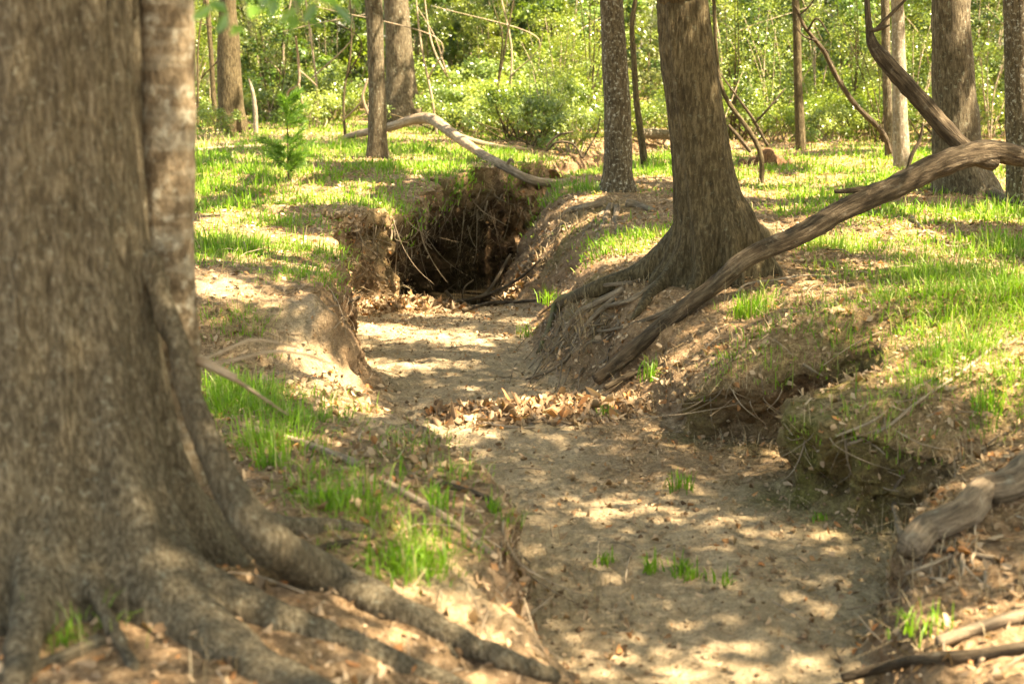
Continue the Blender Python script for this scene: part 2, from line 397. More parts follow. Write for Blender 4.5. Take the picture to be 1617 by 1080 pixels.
# columns follow the foot and lip lines so that the cut walls are finely divided
c_ll, c_lf, c_rf, c_rl = [tb(k, ys)[:, None] for k in (1, 2, 3, 4)]
c_lf = np.maximum(c_lf, c_ll + .10); c_rl = np.maximum(c_rl, c_rf + .07)
lin = lambda n: np.linspace(0, 1, n, endpoint=False)[None]
PX = np.concatenate([c_ll - 2.6 + lo[None], (c_ll - 2.6) + 2.6 * lin(68), c_ll + (c_lf - c_ll) * lin(44), c_lf + (c_rf - c_lf) * lin(60), c_rf + (c_rl - c_rf) * lin(44), c_rl + 3.4 * np.linspace(0, 1, 88)[None], c_rl + 3.4 + ro[None]], 1)
PY = np.repeat(ys[:, None], PX.shape[1], 1)
near = np.exp(-((np.maximum(0, np.abs(PX - .5) - 4) / 6) ** 2)) * np.exp(-(np.maximum(0, PY - 24) / 8) ** 2)
GX = PX - near * ((0.13 + .10 * sstep(11, 13, PY)) * fbm2(PX * 1.1, PY * 1.9, 3, 4) + 0.05 * fbm2(PX * 5, PY * 5, 9, 3))
GY = PY - near * (0.10 * fbm2(PX * 1.5, PY * 1.2, 21, 3))
(LL, LF, RF, RL, ZL, ZB, ZR, ZPL, ZPR, WL, WR, OL, OYL, OR, OYR) = [tb(k, PY) for k in range(1, 16)]
LFe = np.maximum(LF, LL + 0.10); RLe = np.maximum(RL, RF + 0.07)
tl = (LFe - PX) / (LFe - LL); tr = (PX - RF) / (RLe - RF)
def wall(t):
    t = np.clip(t, 0, 1); return 0.35 * t + 0.65 * (t * t * (3 - 2 * t))
dl, dr = np.maximum(0, LL - PX), np.maximum(0, PX - RLe)
def reach(d, wd): return 1 - np.exp(-(d / wd) * 1.4)
Z = np.where(tl > 0, ZB + (ZL - ZB) * wall(tl) + (ZPL - ZL) * reach(dl, WL), ZB)
Z = np.where((tr > 0), ZB + (ZR - ZB) * wall(tr) + (ZPR - ZR) * reach(dr, WR), Z)
t_any = np.clip(np.maximum(tl, tr), 0, 1)
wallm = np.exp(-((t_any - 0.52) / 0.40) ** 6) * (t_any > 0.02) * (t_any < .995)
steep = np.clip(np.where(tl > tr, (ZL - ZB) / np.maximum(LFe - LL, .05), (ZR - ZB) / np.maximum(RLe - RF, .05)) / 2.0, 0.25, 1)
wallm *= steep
bedm = 1 - sstep(0.02, 0.25, t_any)
plain = sstep(0.9, 1.0, t_any)
far = np.exp(-np.maximum(0, GY - 30) / 60)
Z = Z + bedm * (0.035 * fbm2(GX * 1.8, GY * 1.8, 31, 4) + 0.040 * fbm2(GX * 7, GY * 7, 35, 4, .7))
Z = Z + plain * (0.05 * fbm2(GX * .9, GY * .9, 41, 4) + 0.038 * fbm2(GX * 6, GY * 6, 45, 4, .65)) + plain * (0.5 * fbm2(GX * .05, GY * .05, 49, 3)) * sstep(24, 60, np.hypot(GX, GY))
Z = Z + (t_any > .02) * (t_any < .98) * 0.05 * fbm2(GX * 6, GY * 6, 51, 4, .6)
# overhanging lips: the upper wall leans out over the bed
gl = sstep(0.25, 0.95, np.clip(tl, 0, 1)) * np.exp(-(dl / 0.45) ** 2) * (tl > tr)
gr = sstep(0.25, 0.95, np.clip(tr, 0, 1)) * np.exp(-(dr / 0.40) ** 2) * (tr >= tl)
rag = 0.75 + 0.6 * fbm2(GX * 4, GY * 4, 61, 3)
VX = GX + gl * OL * rag - gr * OR * rag
VY = GY - gl * OYL * rag - gr * OYR * rag
# crumbly wall surface
wn = wallm * near
wx, wyy, wz = VX.copy(), VY.copy(), Z.copy()
cav = np.clip(fbm3(wx * 3.2, wyy * 3.2, wz * 3.6, 83, 2) - .18, 0, 1)
sgn = np.where(tl > tr, 1.0, -1.0)
VX = VX + wn * (0.12 * fbm3(wx * 4.2, wyy * 4.2, wz * 5, 71, 4, .6) - sgn * .30 * cav)
VY = VY + wn * (0.11 * fbm3(wx * 4.2, wyy * 4.2, wz * 5, 75, 4, .6) + .28 * cav)
Z = Z + wn * (0.07 * fbm3(wx * 6, wyy * 6, wz * 6, 79, 4, .6) + .03 * fbm3(wx * 19, wyy * 19, wz * 19, 89, 2, .6))
VX = VX + wn * .035 * fbm3(wx * 17, wyy * 17, wz * 17, 91, 2, .6); VY = VY + wn * .035 * fbm3(wx * 17, wyy * 17, wz * 17, 93, 2, .6)
GV = np.stack([VX, VY, Z], -1)
NY, NX = GX.shape
iy, ix = np.mgrid[0:NY - 1, 0:NX - 1]
gq = np.stack([iy * NX + ix, iy * NX + ix + 1, (iy + 1) * NX + ix + 1, (iy + 1) * NX + ix], -1).reshape(-1, 4)
# the BVH is used to stand things on the ground
sub = (ys[:-1] > 2.2) & (ys[:-1] < 60); subx = slice(len(lo) - 24, NX - 1 - len(ro) + 24)
gqs = gq.reshape(NY - 1, NX - 1, 4)[sub][:, subx].reshape(-1, 4)
Vl = GV.reshape(-1, 3)
used = np.unique(gqs); remap = np.full(len(Vl), -1); remap[used] = np.arange(len(used))
BVH = BVHTree.FromPolygons(Vl[used].tolist(), remap[gqs].tolist())
def hit(px, py):
    d = ray(px, py); h = BVH.ray_cast(Vector(CAM), Vector(d).normalized())
    return np.array(h[0]) if h[0] is not None else at(px, py, 30)
def zat(x, y):
    h = BVH.ray_cast(Vector((x, y, 4.0)), Vector((0, 0, -1))); return h[0].z if h[0] is not None else 0.0
def drop(p, dz=0.0): return np.array([p[0], p[1], zat(p[0], p[1]) + dz])

# grass density on the ground, in world coordinates
def spots(lst):
    o = []
    for e in lst:
        p = hit(e[0], e[1]); o.append((p[0], p[1], *e[2:]))
    return o
GRASS = spots([(420, 700, .16, 1.0), (500, 745, .16, 1.0), (560, 790, .16, .9), (620, 840, .14, 1.0), (680, 860, .12, .9), (520, 850, .12, .7), (700, 745, .14, .7), (760, 810, .08, .7), (450, 680, .2, 1.0), (320, 380, .4, 1.1), (480, 400, .3, 1.0), (330, 330, .5, .9), (530, 290, .4, .9), 
 (340, 270, .9, 1.0), (420, 300, .6, .8), (540, 235, 1.0, 1.0), (640, 240, 1.0, 1.0), (740, 245, .9, 1.0), (700, 280, .45, .9), (560, 320, .45, .9),
 (440, 350, .4, .7), (360, 395, .35, 1.2), (420, 400, .35, 1.2), (470, 430, .25, 1.2), (370, 500, .16, .8), (400, 640, .35, 1.3), (350, 620, .3, 1.3), (470, 665, .22, 1.1),
 (430, 720, .12, 1.2), (640, 880, .12, 1.5), (600, 900, .1, 1.3), (530, 800, .12, 1.0), (480, 780, .1, .8), (660, 690, .2, .5), (600, 720, .12, .5), (100, 1000, .08, .5),
 (1190, 485, .11, 1.5), (1240, 385, .3, .9), (1340, 390, .4, 1.0), (1220, 540, .22, 1.0), (1180, 545, .15, .8), (1010, 375, .35, 1.2), (985, 400, .25, 1.0), (1040, 270, .8, 1.0), (950, 300, .4, .9),
 (870, 320, .4, .8), (1330, 500, .15, .7), (1420, 470, .35, .9), (1500, 440, .5, 1.1), (1560, 480, .5, 1.2), (1600, 400, .6, 1.2), (1480, 390, .4, .8), (1500, 560, .2, 1.0), (1560, 520, .25, 1.0),
 (1570, 640, .12, 1.0), (1610, 600, .2, 1.0), (1440, 340, .6, .9), (1300, 310, .5, .7), (1230, 300, .5, .6), (1400, 290, 1.0, .8), (1560, 340, .6, 1.1), (1330, 600, .12, .8), (1300, 645, .10, .6), (1400, 640, .16, .7), (1460, 600, .2, .9), (955, 655, .07, .8),
 (1080, 360, .2, .6), (870, 470, .12, .5), (820, 525, .15, .4), (890, 430, .15, .5), (1470, 250, 1.5, .8), (1250, 260, 1.2, .5), (1030, 590, .05, .8)])
def grass_density(x, y, t):
    d = np.zeros_like(x)
    for gx, gy, r, a in GRASS:
        d = np.maximum(d, a * np.exp(-((x - gx) ** 2 + (y - gy) ** 2) / (r * r)))
    base = sstep(13, 18, y) * 0.6 * sstep(-.2, .3, fbm2(x * .8, y * .8, 81, 3)) + .5 * sstep(1.9, 2.9, x) * sstep(-.1, .35, fbm2(x * 1.3, y * 1.3, 82, 3)) + .45 * sstep(-1.7, -2.4, x) * sstep(9.5, 11, y) * sstep(-.2, .3, fbm2(x * 1.3, y * 1.3, 84, 3))
    base = base * (1 - .6 * sstep(2.0, 3.2, x) * sstep(13, 15, y)) * (1 - .6 * sstep(20, 22, y)) + sstep(20, 26, y) * .10
    n = fbm2(x * 2.6, y * 2.6, 85, 3)
    return np.clip((np.maximum(d, base)) * (0.95 + 1.2 * n), 0, 2) * sstep(0.55, 0.98, t)
GD = grass_density(GX, GY, t_any)

# ground colour masks: bed soil, bare cut earth, moss
soil = bedm * near
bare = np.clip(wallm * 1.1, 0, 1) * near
for (px, py, r) in [(560, 620, .5), (520, 570, .45), (600, 660, .3), (480, 520, .35), (1180, 800, .4), (720, 930, .25), (850, 1010, .3), (330, 450, .35)]:
    p = hit(px, py); soil = np.maximum(soil, 0.85 * np.exp(-((GX - p[0]) ** 2 + (GY - p[1]) ** 2) / r ** 2) * (1 - wallm * .5))
soil = soil * (1 - .75 * sstep(.25, .75, GX + .25 * fbm2(GX * 2, GY * 2, 171, 3)) * sstep(6.9, 7.6, GY) * sstep(10.2, 9.2, GY))
mossm = np.zeros_like(GX)
for (px, py, r, a) in [(1290, 640, .3, 1), (1250, 690, .22, 1), (1330, 610, .2, 1), (1380, 660, .3, .8), (1310, 720, .2, .7), (1100, 640, .2, .6), (1190, 600, .2, .6), (1400, 545, .2, .8), (1340, 560, .12, .9), (950, 440, .3, .6), (880, 400, .2, .7), (1290, 740, .15, .35), (640, 730, .25, .5), (950, 330, .3, .6), (600, 330, .3, .4), (760, 280, .4, .35)]:
    p = hit(px, py); mossm = np.maximum(mossm, a * np.exp(-((GX - p[0]) ** 2 + (GY - p[1]) ** 2) / r ** 2))
mossm = np.maximum(mossm, 0.55 * np.clip(GD, 0, 1))
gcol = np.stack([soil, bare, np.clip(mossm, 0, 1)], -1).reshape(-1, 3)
hollow_shade = sstep(14.2, 15.0, GY) * sstep(19.5, 18.0, GY) * sstep(-.12, -.45, Z) * near * sstep(.1, -.25, GX - .45 * np.maximum(0, GY - 17))  # deep shade of the pool hollow, painted into the soil colour
ground = link('ground', new_mesh('ground', Vl, [gq], M['earth'], True, gcol, {'shade_mask': np.repeat(hollow_shade.reshape(-1, 1), 3, 1)}))
tag(ground, 'woodland floor of brown earth cut by a winding dry gully', 'ground', None, 'structure')

# still dark water in the deep bend
wp = []
for k in range(40):
    a = 2 * math.pi * k / 40; wp.append((-0.45 + 1.5 * math.cos(a), 16.6 + 2.4 * math.sin(a), 0))
water = link('water', new_mesh('water', np.array(wp), [np.arange(40)[None]], M['water'], False), None, (0, 0, -1.07))
tag(water, 'dark still pool under the undercut bank at the gully bend', 'water', None, 'structure')

# ------------------------------------------------------------------ scattering on the ground grid
cellA = np.linalg.norm(np.cross(GV[:-1, 1:] - GV[:-1, :-1], GV[1:, :-1] - GV[:-1, :-1]), axis=-1)
cellN = unit(np.cross(GV[:-1, 1:] - GV[:-1, :-1], GV[1:, :-1] - GV[:-1, :-1]))
def scatter(dens, n_per, r=rng):
    """dens: per-vertex field; n_per: count per square metre at density 1."""
    e = cellA * dens[:-1, :-1] * n_per
    cnt = r.poisson(np.clip(e, 0, 400))
    f = np.repeat(np.arange(cnt.size), cnt.ravel())
    i, j = f // (NX - 1), f % (NX - 1)
    a, b = r.random(len(f))[:, None], r.random(len(f))[:, None]
    P = GV[i, j] * (1 - a) * (1 - b) + GV[i, j + 1] * a * (1 - b) + GV[i + 1, j] * (1 - a) * b + GV[i + 1, j + 1] * a * b
    return P, cellN[i, j], i, j
VIEW = (np.abs(GX) < 0.42 * np.maximum(GY, 0) + 1.2) & (GY > 2.6) & (GY < 33)
def blades(P, L, wd, cols, lean=0.45, r=rng, out=None, simple=False):
    n = len(P)
    A = rand_unit(n, r); A[:, 2] = 0; A = unit(A)
    Ddir = rand_unit(n, r); Ddir[:, 2] = 0
    if out is not None: Ddir = Ddir * .6 + out
    Ddir = unit(Ddir)
    le = (r.random(n) ** 1.1 * lean * 2)[:, None]
    L = L[:, None]; wd = np.broadcast_to(wd, n)[:, None]
    up = np.array([[0, 0, 1.0]])
    m1 = P + up * L * .38 * (1 - le * .15) + Ddir * L * le * .14
    m2 = P + up * L * .72 * (1 - le * .38) + Ddir * L * le * .45
    tip = P + up * L * (1 - le * .72) + Ddir * L * le * .92
    v = np.stack([P - A * wd, P + A * wd, m1 + A * wd * .9, m1 - A * wd * .9, m2 + A * wd * .6, m2 - A * wd * .6, tip], 1).reshape(-1, 3)
    if simple:
        v = np.stack([P - A * wd, P + A * wd, (m1 + m2) / 2 + A * wd * .8, (m1 + m2) / 2 - A * wd * .8, tip], 1).reshape(-1, 3); i = np.arange(n)[:, None] * 5
        return v, i + np.array([[0, 1, 2, 3]]), i + np.array([[3, 2, 4]]), np.repeat(cols, 5, axis=0)
    i = np.arange(n)[:, None] * 7
    return v, np.concatenate([i + np.array([[0, 1, 2, 3]]), i + np.array([[3, 2, 4, 5]])]), i + np.array([[5, 4, 6]]), np.repeat(cols, 7, axis=0)
GR_A, GR_B, GR_C = (0.075, 0.20, 0.012), (0.20, 0.36, 0.028), (0.40, 0.36, 0.13)
def grass_cols(n, r=rng, dry=0.10):
    c = mixcol(GR_A, GR_B, r.random(n)); k = r.random(n) < dry; c[k] = mixcol(GR_C, (0.42, 0.36, .2), r.random(k.sum()))
    return c
gdv = np.where(VIEW, GD, 0) * np.clip(14.0 / np.maximum(GY, 6), .35, 1.0)
P, N, i, j = scatter(gdv, 430)
d0 = np.linalg.norm(P - CAM, axis=1)
m = np.where(d0 > 12, rng.integers(3, 8, len(P)), rng.integers(5, 15, len(P))); idx = np.repeat(np.arange(len(P)), m)
dist = d0[idx]
off = rng.normal(size=(len(idx), 3)) * (.04 + .0028 * dist)[:, None]; off[:, 2] = -.006
tl_ = (.4 + .95 * rng.random(len(P)) ** 1.7)[idx]; tcol = grass_cols(len(P), rng, .07)[idx] * .6 + grass_cols(len(idx), rng, .25) * .4
L = (0.04 + 0.16 * rng.random(len(idx)) ** 1.3) * tl_ * (0.6 + 0.5 * np.clip(GD[i, j], 0, 1.3))[idx]
wd_ = (0.0013 + 0.00021 * dist) * np.where(dist > 12, 1.5, 1); PP = P[idx] + off; oo = off * 24 * [1, 1, 0]; fb = dist > 11
a1 = blades(PP[~fb], L[~fb], wd_[~fb], tcol[~fb], .66, rng, oo[~fb]); a2 = blades(PP[fb], L[fb], wd_[fb], tcol[fb], .66, rng, oo[fb], True); o1 = len(a1[0])
v, q, t3, c = np.concatenate([a1[0], a2[0]]), np.concatenate([a1[1], a2[1] + o1]), np.concatenate([a1[2], a2[2] + o1]), np.concatenate([a1[3], a2[3]])
g = link('grass', new_mesh('grass', v, [q, t3], M['grass'], True, c))
tag(g, 'fresh green woodland grass in patches on the gully banks', 'grass', None, 'stuff')
print('grass', len(idx))

# dry straw
sd_ = np.zeros_like(GX)
for (px, py, r, a) in [(1180, 600, .3, .5), (1130, 620, .25, .5), (1260, 560, .2, .4), (1330, 640, .25, .3), (1400, 700, .3, .4), (1500, 720, .35, 1.2), (1560, 800, .3, 1.2), (1450, 860, .2, 1), (1560, 950, .3, .9), (760, 800, .2, .8), (800, 860, .2, 1), (640, 730, .3, .8), (560, 340, .5, 1), (650, 320, .5, 1), (760, 280, .5, 1), (900, 360, .4, 1), (940, 520, .4, .8), (880, 930, .25, .6), (960, 960, .25, .5), (1030, 620, .3, .7), (340, 480, .3, .8), (400, 520, .25, .7), (380, 225, 1.5, 1), (330, 300, .6, .6), (1480, 400, .6, .6), (1300, 470, .4, .6), (700, 960, .2, .7)]:
    p = hit(px, py); sd_ = np.maximum(sd_, a * np.exp(-((GX - p[0]) ** 2 + (GY - p[1]) ** 2) / r ** 2))
sd_ = np.maximum(sd_, .12 * plain) * VIEW * np.clip(9.0 / np.maximum(GY, 5), .2, 1) * (.4 + 1.2 * sstep(-.2, .4, fbm2(GX * 4, GY * 4, 181, 2)))
P, N, i, j = scatter(sd_, 480); n = len(P); dist = np.linalg.norm(P - CAM, axis=1)
down = np.stack([N[:, 0], N[:, 1], np.zeros(n)], 1)
v, q, t3, c = blades(P, .06 + .16 * rng.random(n) ** 1.5, .0009 + .00013 * dist, mixcol((.22, .155, .075), (.50, .40, .24), rng.random(n)), .85, rng, down * 2.5, True)
tag(link('dry_grass', new_mesh('dry_grass', v, [q, t3], M['litter'], True, c)), 'dry straw and fine dead strands hanging on the gully banks', 'dry grass', None, 'stuff')
print('straw', n)

# leaf litter
ld = np.where(VIEW, 1.0, 0) * np.clip(10.0 / np.maximum(GY, 5), .25, 1.0)
pat = fbm2(GX * 1.4, GY * 1.4, 95, 3)
ld = ld * np.clip(np.where(bedm > .5, 0.34 + 0.5 * sstep(0, .4, pat), 0.8 + .6 * pat) - .6 * soil * (bedm < .5), 0.04, 1.5) * (1 - .35 * np.clip(GD, 0, 1)) * (1 - .85 * np.clip(wallm * steep * 1.3, 0, 1))
ld = np.maximum(ld, VIEW * .9 * sstep(.25, .8, GX) * sstep(7.0, 7.7, GY) * sstep(10.2, 9.2, GY) * (bedm > .3))
for (px, py, r, a) in [(600, 490, .6, 1.3), (760, 490, .6, 1.2), (680, 505, .7, 1.2), (620, 530, .35, .9), (800, 540, .3, .8), (700, 640, .3, .5), (1000, 640, .5, 1.0), (950, 560, .5, 1.3), (920, 520, .4, 1.2), (1000, 520, .4, 1.2), (900, 1020, .45, 1.0), (1150, 730, .35, .8), (1500, 850, .3, .8), (1540, 780, .3, .9), (870, 345, .6, .8), (640, 460, .35, .8)]:
    p = hit(px, py); ld = np.maximum(ld, a * np.exp(-((GX - p[0]) ** 2 + (GY - p[1]) ** 2) / r ** 2))
P, N, i, j = scatter(np.where(VIEW, ld, 0), 600)
n = len(P); dist = np.linalg.norm(P - CAM, axis=1)
nn = unit(N + rand_unit(n) * .75)
sz = (0.016 + 0.044 * rng.random(n) ** 1.9) * np.where(dist > 13, 1.15, 1.0) * np.where(bedm[i, j] > .5, .72, 1)
def litter_cols(n, r=rng):
    c = mixcol((0.17, 0.10, 0.048), (0.58, 0.42, 0.255), r.random(n) ** 1.2); k = r.random(n) < .12
    c[k] = mixcol((0.36, 0.16, 0.06), (0.46, 0.24, 0.10), r.random(k.sum())); return c
P = P + N * (.004 + .012 * rng.random(n)[:, None]); nf = (dist < 9.5) & (sz > .03); wl = sz * (.35 + .4 * rng.random(n)); lc = litter_cols(n)
v, q, c = leaf_cards(P[nf], nn[nf], sz[nf], wl[nf], lc[nf], rng.normal(size=(nf.sum(), 1)) * .55, rng.normal(size=(nf.sum(), 1)) * .45)
v2, q2, c2 = quad_leaves(P[~nf], nn[~nf], sz[~nf], wl[~nf], lc[~nf])
v, q, c = np.concatenate([v, v2]), np.concatenate([q, q2 + len(v)]), np.concatenate([c, c2])
lt = link('leaf_litter', new_mesh('leaf_litter', v, [q], M['litter'], False, c))
tag(lt, 'dry brown fallen leaves strewn over the woodland floor', 'leaf litter', None, 'stuff')
print('litter', n)

# crumbs and clods of dry soil
cd = np.where(VIEW & (GY < 16), .25 + .9 * soil + 1.2 * np.clip(wallm, 0, 1) * (t_any < .6), 0) * np.clip(8.0 / np.maximum(GY, 4), .3, 1.2) * (.3 + 1.2 * sstep(-.1, .4, fbm2(GX * 2.2, GY * 2.2, 161, 3)))
P, N, i, j = scatter(cd, 120); n = len(P)
s_ = (.004 + .016 * rng.random(n) ** 3)[:, None, None]
oct_ = np.array([[1, 0, 0], [0, 1, 0], [-1, 0, 0], [0, -1, 0], [0, 0, .8], [0, 0, -.8]])[None] * s_ * (.6 + .8 * rng.random((n, 6, 1)))
a_ = rng.random(n) * 6.28; ca, sa = np.cos(a_)[:, None], np.sin(a_)[:, None]
oct_ = np.stack([oct_[..., 0] * ca - oct_[..., 1] * sa, oct_[..., 0] * sa + oct_[..., 1] * ca, oct_[..., 2]], -1)
v = (P[:, None] + N[:, None] * s_ * .3 + oct_).reshape(-1, 3)
tri = np.array([[0, 1, 4], [1, 2, 4], [2, 3, 4], [3, 0, 4], [1, 0, 5], [2, 1, 5], [3, 2, 5], [0, 3, 5]])
q = (np.arange(n)[:, None, None] * 6 + tri[None]).reshape(-1, 3)
cc = np.zeros((n * 6, 3)); cc[:, 0] = np.repeat(rng.random(n) > .35, 6); cc[:, 1] = 1 - cc[:, 0]
tag(link('soil_crumbs', new_mesh('soil_crumbs', v, [q], M['earth'], True, cc)), 'small dry crumbs of soil scattered over the gully bed', 'soil', None, 'stuff')
print('crumbs', n)

# fine twigs strewn about
td = np.where(VIEW, np.where(bedm > .5, .55, 1.0), 0) * np.clip(9.0 / np.maximum(GY, 5), .25, 1)
for (px, py, r, a) in [(330, 215, 1.5, 3), (430, 215, 1.2, 2), (560, 335, .5, 3), (650, 330, .5, 3), (940, 540, .5, 3), (900, 580, .4, 3), (1480, 900, .3, 3), (1500, 700, .4, 3), (880, 930, .3, 2), (540, 480, .4, 3)]:
    p = hit(px, py); td = np.maximum(td, a * np.exp(-((GX - p[0]) ** 2 + (GY - p[1]) ** 2) / r ** 2) * VIEW)
P, N, i, j = scatter(td, 8)
mb = MB()
for k in range(len(P)):
    d = rand_unit(1)[0]; d = d - N[k] * d.dot(N[k]); d = d / (np.linalg.norm(d) + 1e-6); ln = .08 + .32 * rng.random() ** 2
    b = rand_unit(1)[0] * ln * .12; rr = (.0015 + .003 * rng.random()) * (1 + .03 * P[k][1])
    p0 = P[k] + N[k] * .008
    mb.tube([p0 - d * ln / 2, p0 + b + N[k] * .012, p0 + d * ln / 2 + N[k] * .02 * rng.random()], [rr, rr * .5], 4, 5, 0, cap=False, seed=k % 17)
tw = link('twig_litter', mb.mesh('twig_litter', M['twig']))
tag(tw, 'thin dry twigs strewn over the woodland floor', 'twigs', None, 'stuff')
print('twigs', len(P))
# ------------------------------------------------------------------ trees
TREES = []          # (empty, base, crown radius) of every tree that carries a crown
def gpath(pix, lift=0.3, rpx=None, r=None):
    """a path lying on the ground under the given photo pixels; 4th column is the radius."""
    o = []
    n = len(pix)
    for k, e in enumerate(pix):
        p = hit(e[0], e[1])
        rr = r[0] + (r[1] - r[0]) * k / max(1, n - 1)
        o.append([p[0], p[1], p[2] + rr * lift, rr])
    return o
def add_root(parent, path, mat, seed=0, seg=8, rough=.12, name='root'):
    mb = MB(); mb.tube(path, None, seg, len(path) * 7, rough, seed, 9.0)
    return link(name, mb.mesh(name, mat, parent.location[:] if parent is not None else (0, 0, 0)), parent)
def flare_lobes(lobes, zb, hf, amp=1.0):
    def f(rr, th, C, L):
        h = np.maximum(0, C[:, 2] - zb)[:, None]
        e = np.exp(-h / hf)
        g = np.zeros_like(rr)
        for a, k, wd in lobes:
            d = (th[None] - R(a) + np.pi) % (2 * np.pi) - np.pi
            g = g + k * np.exp(-(d / R(wd)) ** 2)
        return rr * (1 + amp * e * (g - 0.15))
    return f
def tree(name, label, Y, rows, mat, lobes=(), hf=0.25, crown=3.5, group=None, seg=36, top=7.5, seed=0, dz=0.0, rough=.05, ht=None, roots=()):
    rows = sorted(rows, key=lambda e: -e[0])
    pts = []
    for (py, xl, xr) in rows:
        c = at((xl + xr) / 2, py, Y); pts.append([*c, size((xl + xr) / 2, py, Y, (xr - xl) / 2)])
    pts = np.array(pts)
    zg = zat(pts[0][0], pts[0][1]); base = np.array([pts[0][0], pts[0][1], zg])
    P = [[*(pts[0][:2]), min(zg, pts[0][2]) - 0.35, pts[0][3] * 1.15]] + pts.tolist()
    d = pts[-1][:3] - pts[-2][:3]; d = d / d[2]
    z0 = pts[-1][2]; r0 = pts[-1][3]
    zt = ht or top
    for k in (0.2, .45, .7, 1.0):
        z = z0 + (zt - z0) * k
        lean = (z - z0) * (1 - .5 * k)
        P.append([pts[-1][0] + d[0] * lean + .1 * math.sin(seed + k * 5), pts[-1][1] + .12 * math.cos(seed * 2 + k * 4) - .12 * math.cos(seed * 2), z, r0 * (1 - .55 * k)])
    t = thing(name, label, 'tree', base, group)
    mb = MB()
    ln = zt + .5
    if len(roots):
        cutp = [p for p in P if p[2] < zg + 2.3]
        mb.tube(cutp, None, seg, 70, 0, seed, 4.0, flare_lobes(lobes, zg, hf))
        for pix, r_ in roots:
            g0 = np.array(gpath(pix, .25, r=r_)); d = g0[0][:2] - base[:2]; D = np.hypot(*d); d = d / D; ri = min(.12, D * .4)
            pre = [[*(base[:2] + d * ri), zg + .60, r_[0] * .7], [*(base[:2] + d * (ri + .35 * (D - ri))), zg * .5 + g0[0][2] * .5 + .28, r_[0]], [*(base[:2] + d * (ri + .7 * (D - ri))), zg * .3 + g0[0][2] * .7 + .09, r_[0] * 1.1]]
            mb.tube(pre + g0.tolist(), None, 12, 36, .06, 5, 6)
        axis = np.array([[p[0] - base[0], p[1] - base[1], p[2] - base[2]] for p in P])
        link('trunk', fused(mb, 'trunk', mat, base, axis, .2, .016, .008, seed, 5), t)
        mb = MB(); S = mb.tube([p for p in P if p[2] > zg + 1.6], None, 24, 40, .03, seed)
        link('upper_trunk', mb.mesh('upper_trunk', mat, base), t)
        TREES.append((t, base, crown, S[-1, :3], mat))
        return t, base
    S = mb.tube(P, None, seg, int(ln / .055) if seg > 20 else int(ln / .12), rough, seed, 4.0, flare_lobes(lobes, zg, hf) if lobes else None)
    link('trunk', mb.mesh('trunk', mat, base), t)
    TREES.append((t, base, crown, S[-1, :3], mat))
    return t, base

def fused(mbx, name, mat, org, axis, r0, voxel, amp, seed, smooth=8):
    """one continuous skin over a trunk and the roots that leave it."""
    me = mbx.mesh('skin', None, org); o = bpy.data.objects.new('skin', me); col.objects.link(o)
    m = o.modifiers.new('r', 'REMESH'); m.mode = 'VOXEL'; m.voxel_size = voxel
    m = o.modifiers.new('s', 'SMOOTH'); m.factor = .5; m.iterations = smooth
    ev = o.evaluated_get(bpy.context.evaluated_depsgraph_get()); e = bpy.data.meshes.new_from_object(ev)
    n = len(e.vertices); V = np.empty(n * 3, np.float32); e.vertices.foreach_get('co', V); V = V.reshape(-1, 3).astype(float)
    Nn = np.empty(n * 3, np.float32); e.vertices.foreach_get('normal', Nn); Nn = Nn.reshape(-1, 3)
    tot = np.empty(len(e.polygons), np.int32); e.polygons.foreach_get('loop_total', tot)
    li = np.empty(len(e.loops), np.int32); e.loops.foreach_get('vertex_index', li)
    fs = [li.reshape(-1, 4)] if (tot == 4).all() else [np.array([p.vertices[:]]) for p in e.polygons]
    bpy.data.objects.remove(o)
    ax = np.interp(V[:, 2], axis[:, 2], axis[:, 0]), np.interp(V[:, 2], axis[:, 2], axis[:, 1])
    dx, dy = V[:, 0] - ax[0], V[:, 1] - ax[1]; rho = np.hypot(dx, dy); th = np.arctan2(dy, dx)
    al = V[:, 2] - np.maximum(0, rho - r0)
    bk = V.copy()
    k_ = .3 / r0
    # ridges run up the trunk and outward along the roots
    rd = fbm3(np.cos(th) * 5, np.sin(th) * 5, al * .6, seed, 3, .55)
    nz = 2.3 * rd * np.clip(1.7 - 1.3 * rho, .15, 1) + .9 * fbm3(V[:, 0] * 16 * k_, V[:, 1] * 16 * k_, V[:, 2] * 5 * k_, seed + 9, 4, .65)
    V = V + Nn * (amp * nz)[:, None]
    return new_mesh(name, V, fs, mat, True, None, {'bk': bk})

# the large double-stemmed tree close by on the left
B = at(66, 900, 4.62); zb = zat(B[0], B[1]); B = np.array([B[0], B[1], zb])
near_tree = thing('tree', 'large blurred double-stemmed tree trunk with spreading roots closest on the left', 'tree', B)
hs = np.array([-.35, -.1, .05, .2, .4, .65, .95, 1.3, 1.7, 2.4, 3.5, 5, 6.5, 8])
pts = [[B[0] + .065 * h, B[1] + .03 * h, zb + h, .262 + .36 * math.exp(-max(h, -.1) / .62) - .012 * max(0, h - 1.7)] for h in hs]
mb = MB()
lob = flare_lobes([(8, .25, 14), (-20, .28, 9), (-42, .52, 11), (-68, .30, 8), (-92, .34, 9), (-118, .50, 12), (-150, .4, 14), (60, .3, 25), (120, .3, 25)], zb, .42)
def lob2(rr, th, C, L):
    r_ = lob(rr, th, C, L)
    h = np.maximum(0, C[:, 2] - zb)[:, None]
    flut = .035 * np.sin(th[None] * 7 + 1.5 * np.sin(h * .8)) * np.exp(-h / 1.2) + .012 * np.sin(th[None] * 11 + h * .7)
    return r_ * (1 + flut)
cut = [p for p in pts if p[2] < zb + 2.6]
mb.tube(cut, None, 150, 110, 0, 3, 3.2, lob2)
rr_ = np.random.default_rng(41)
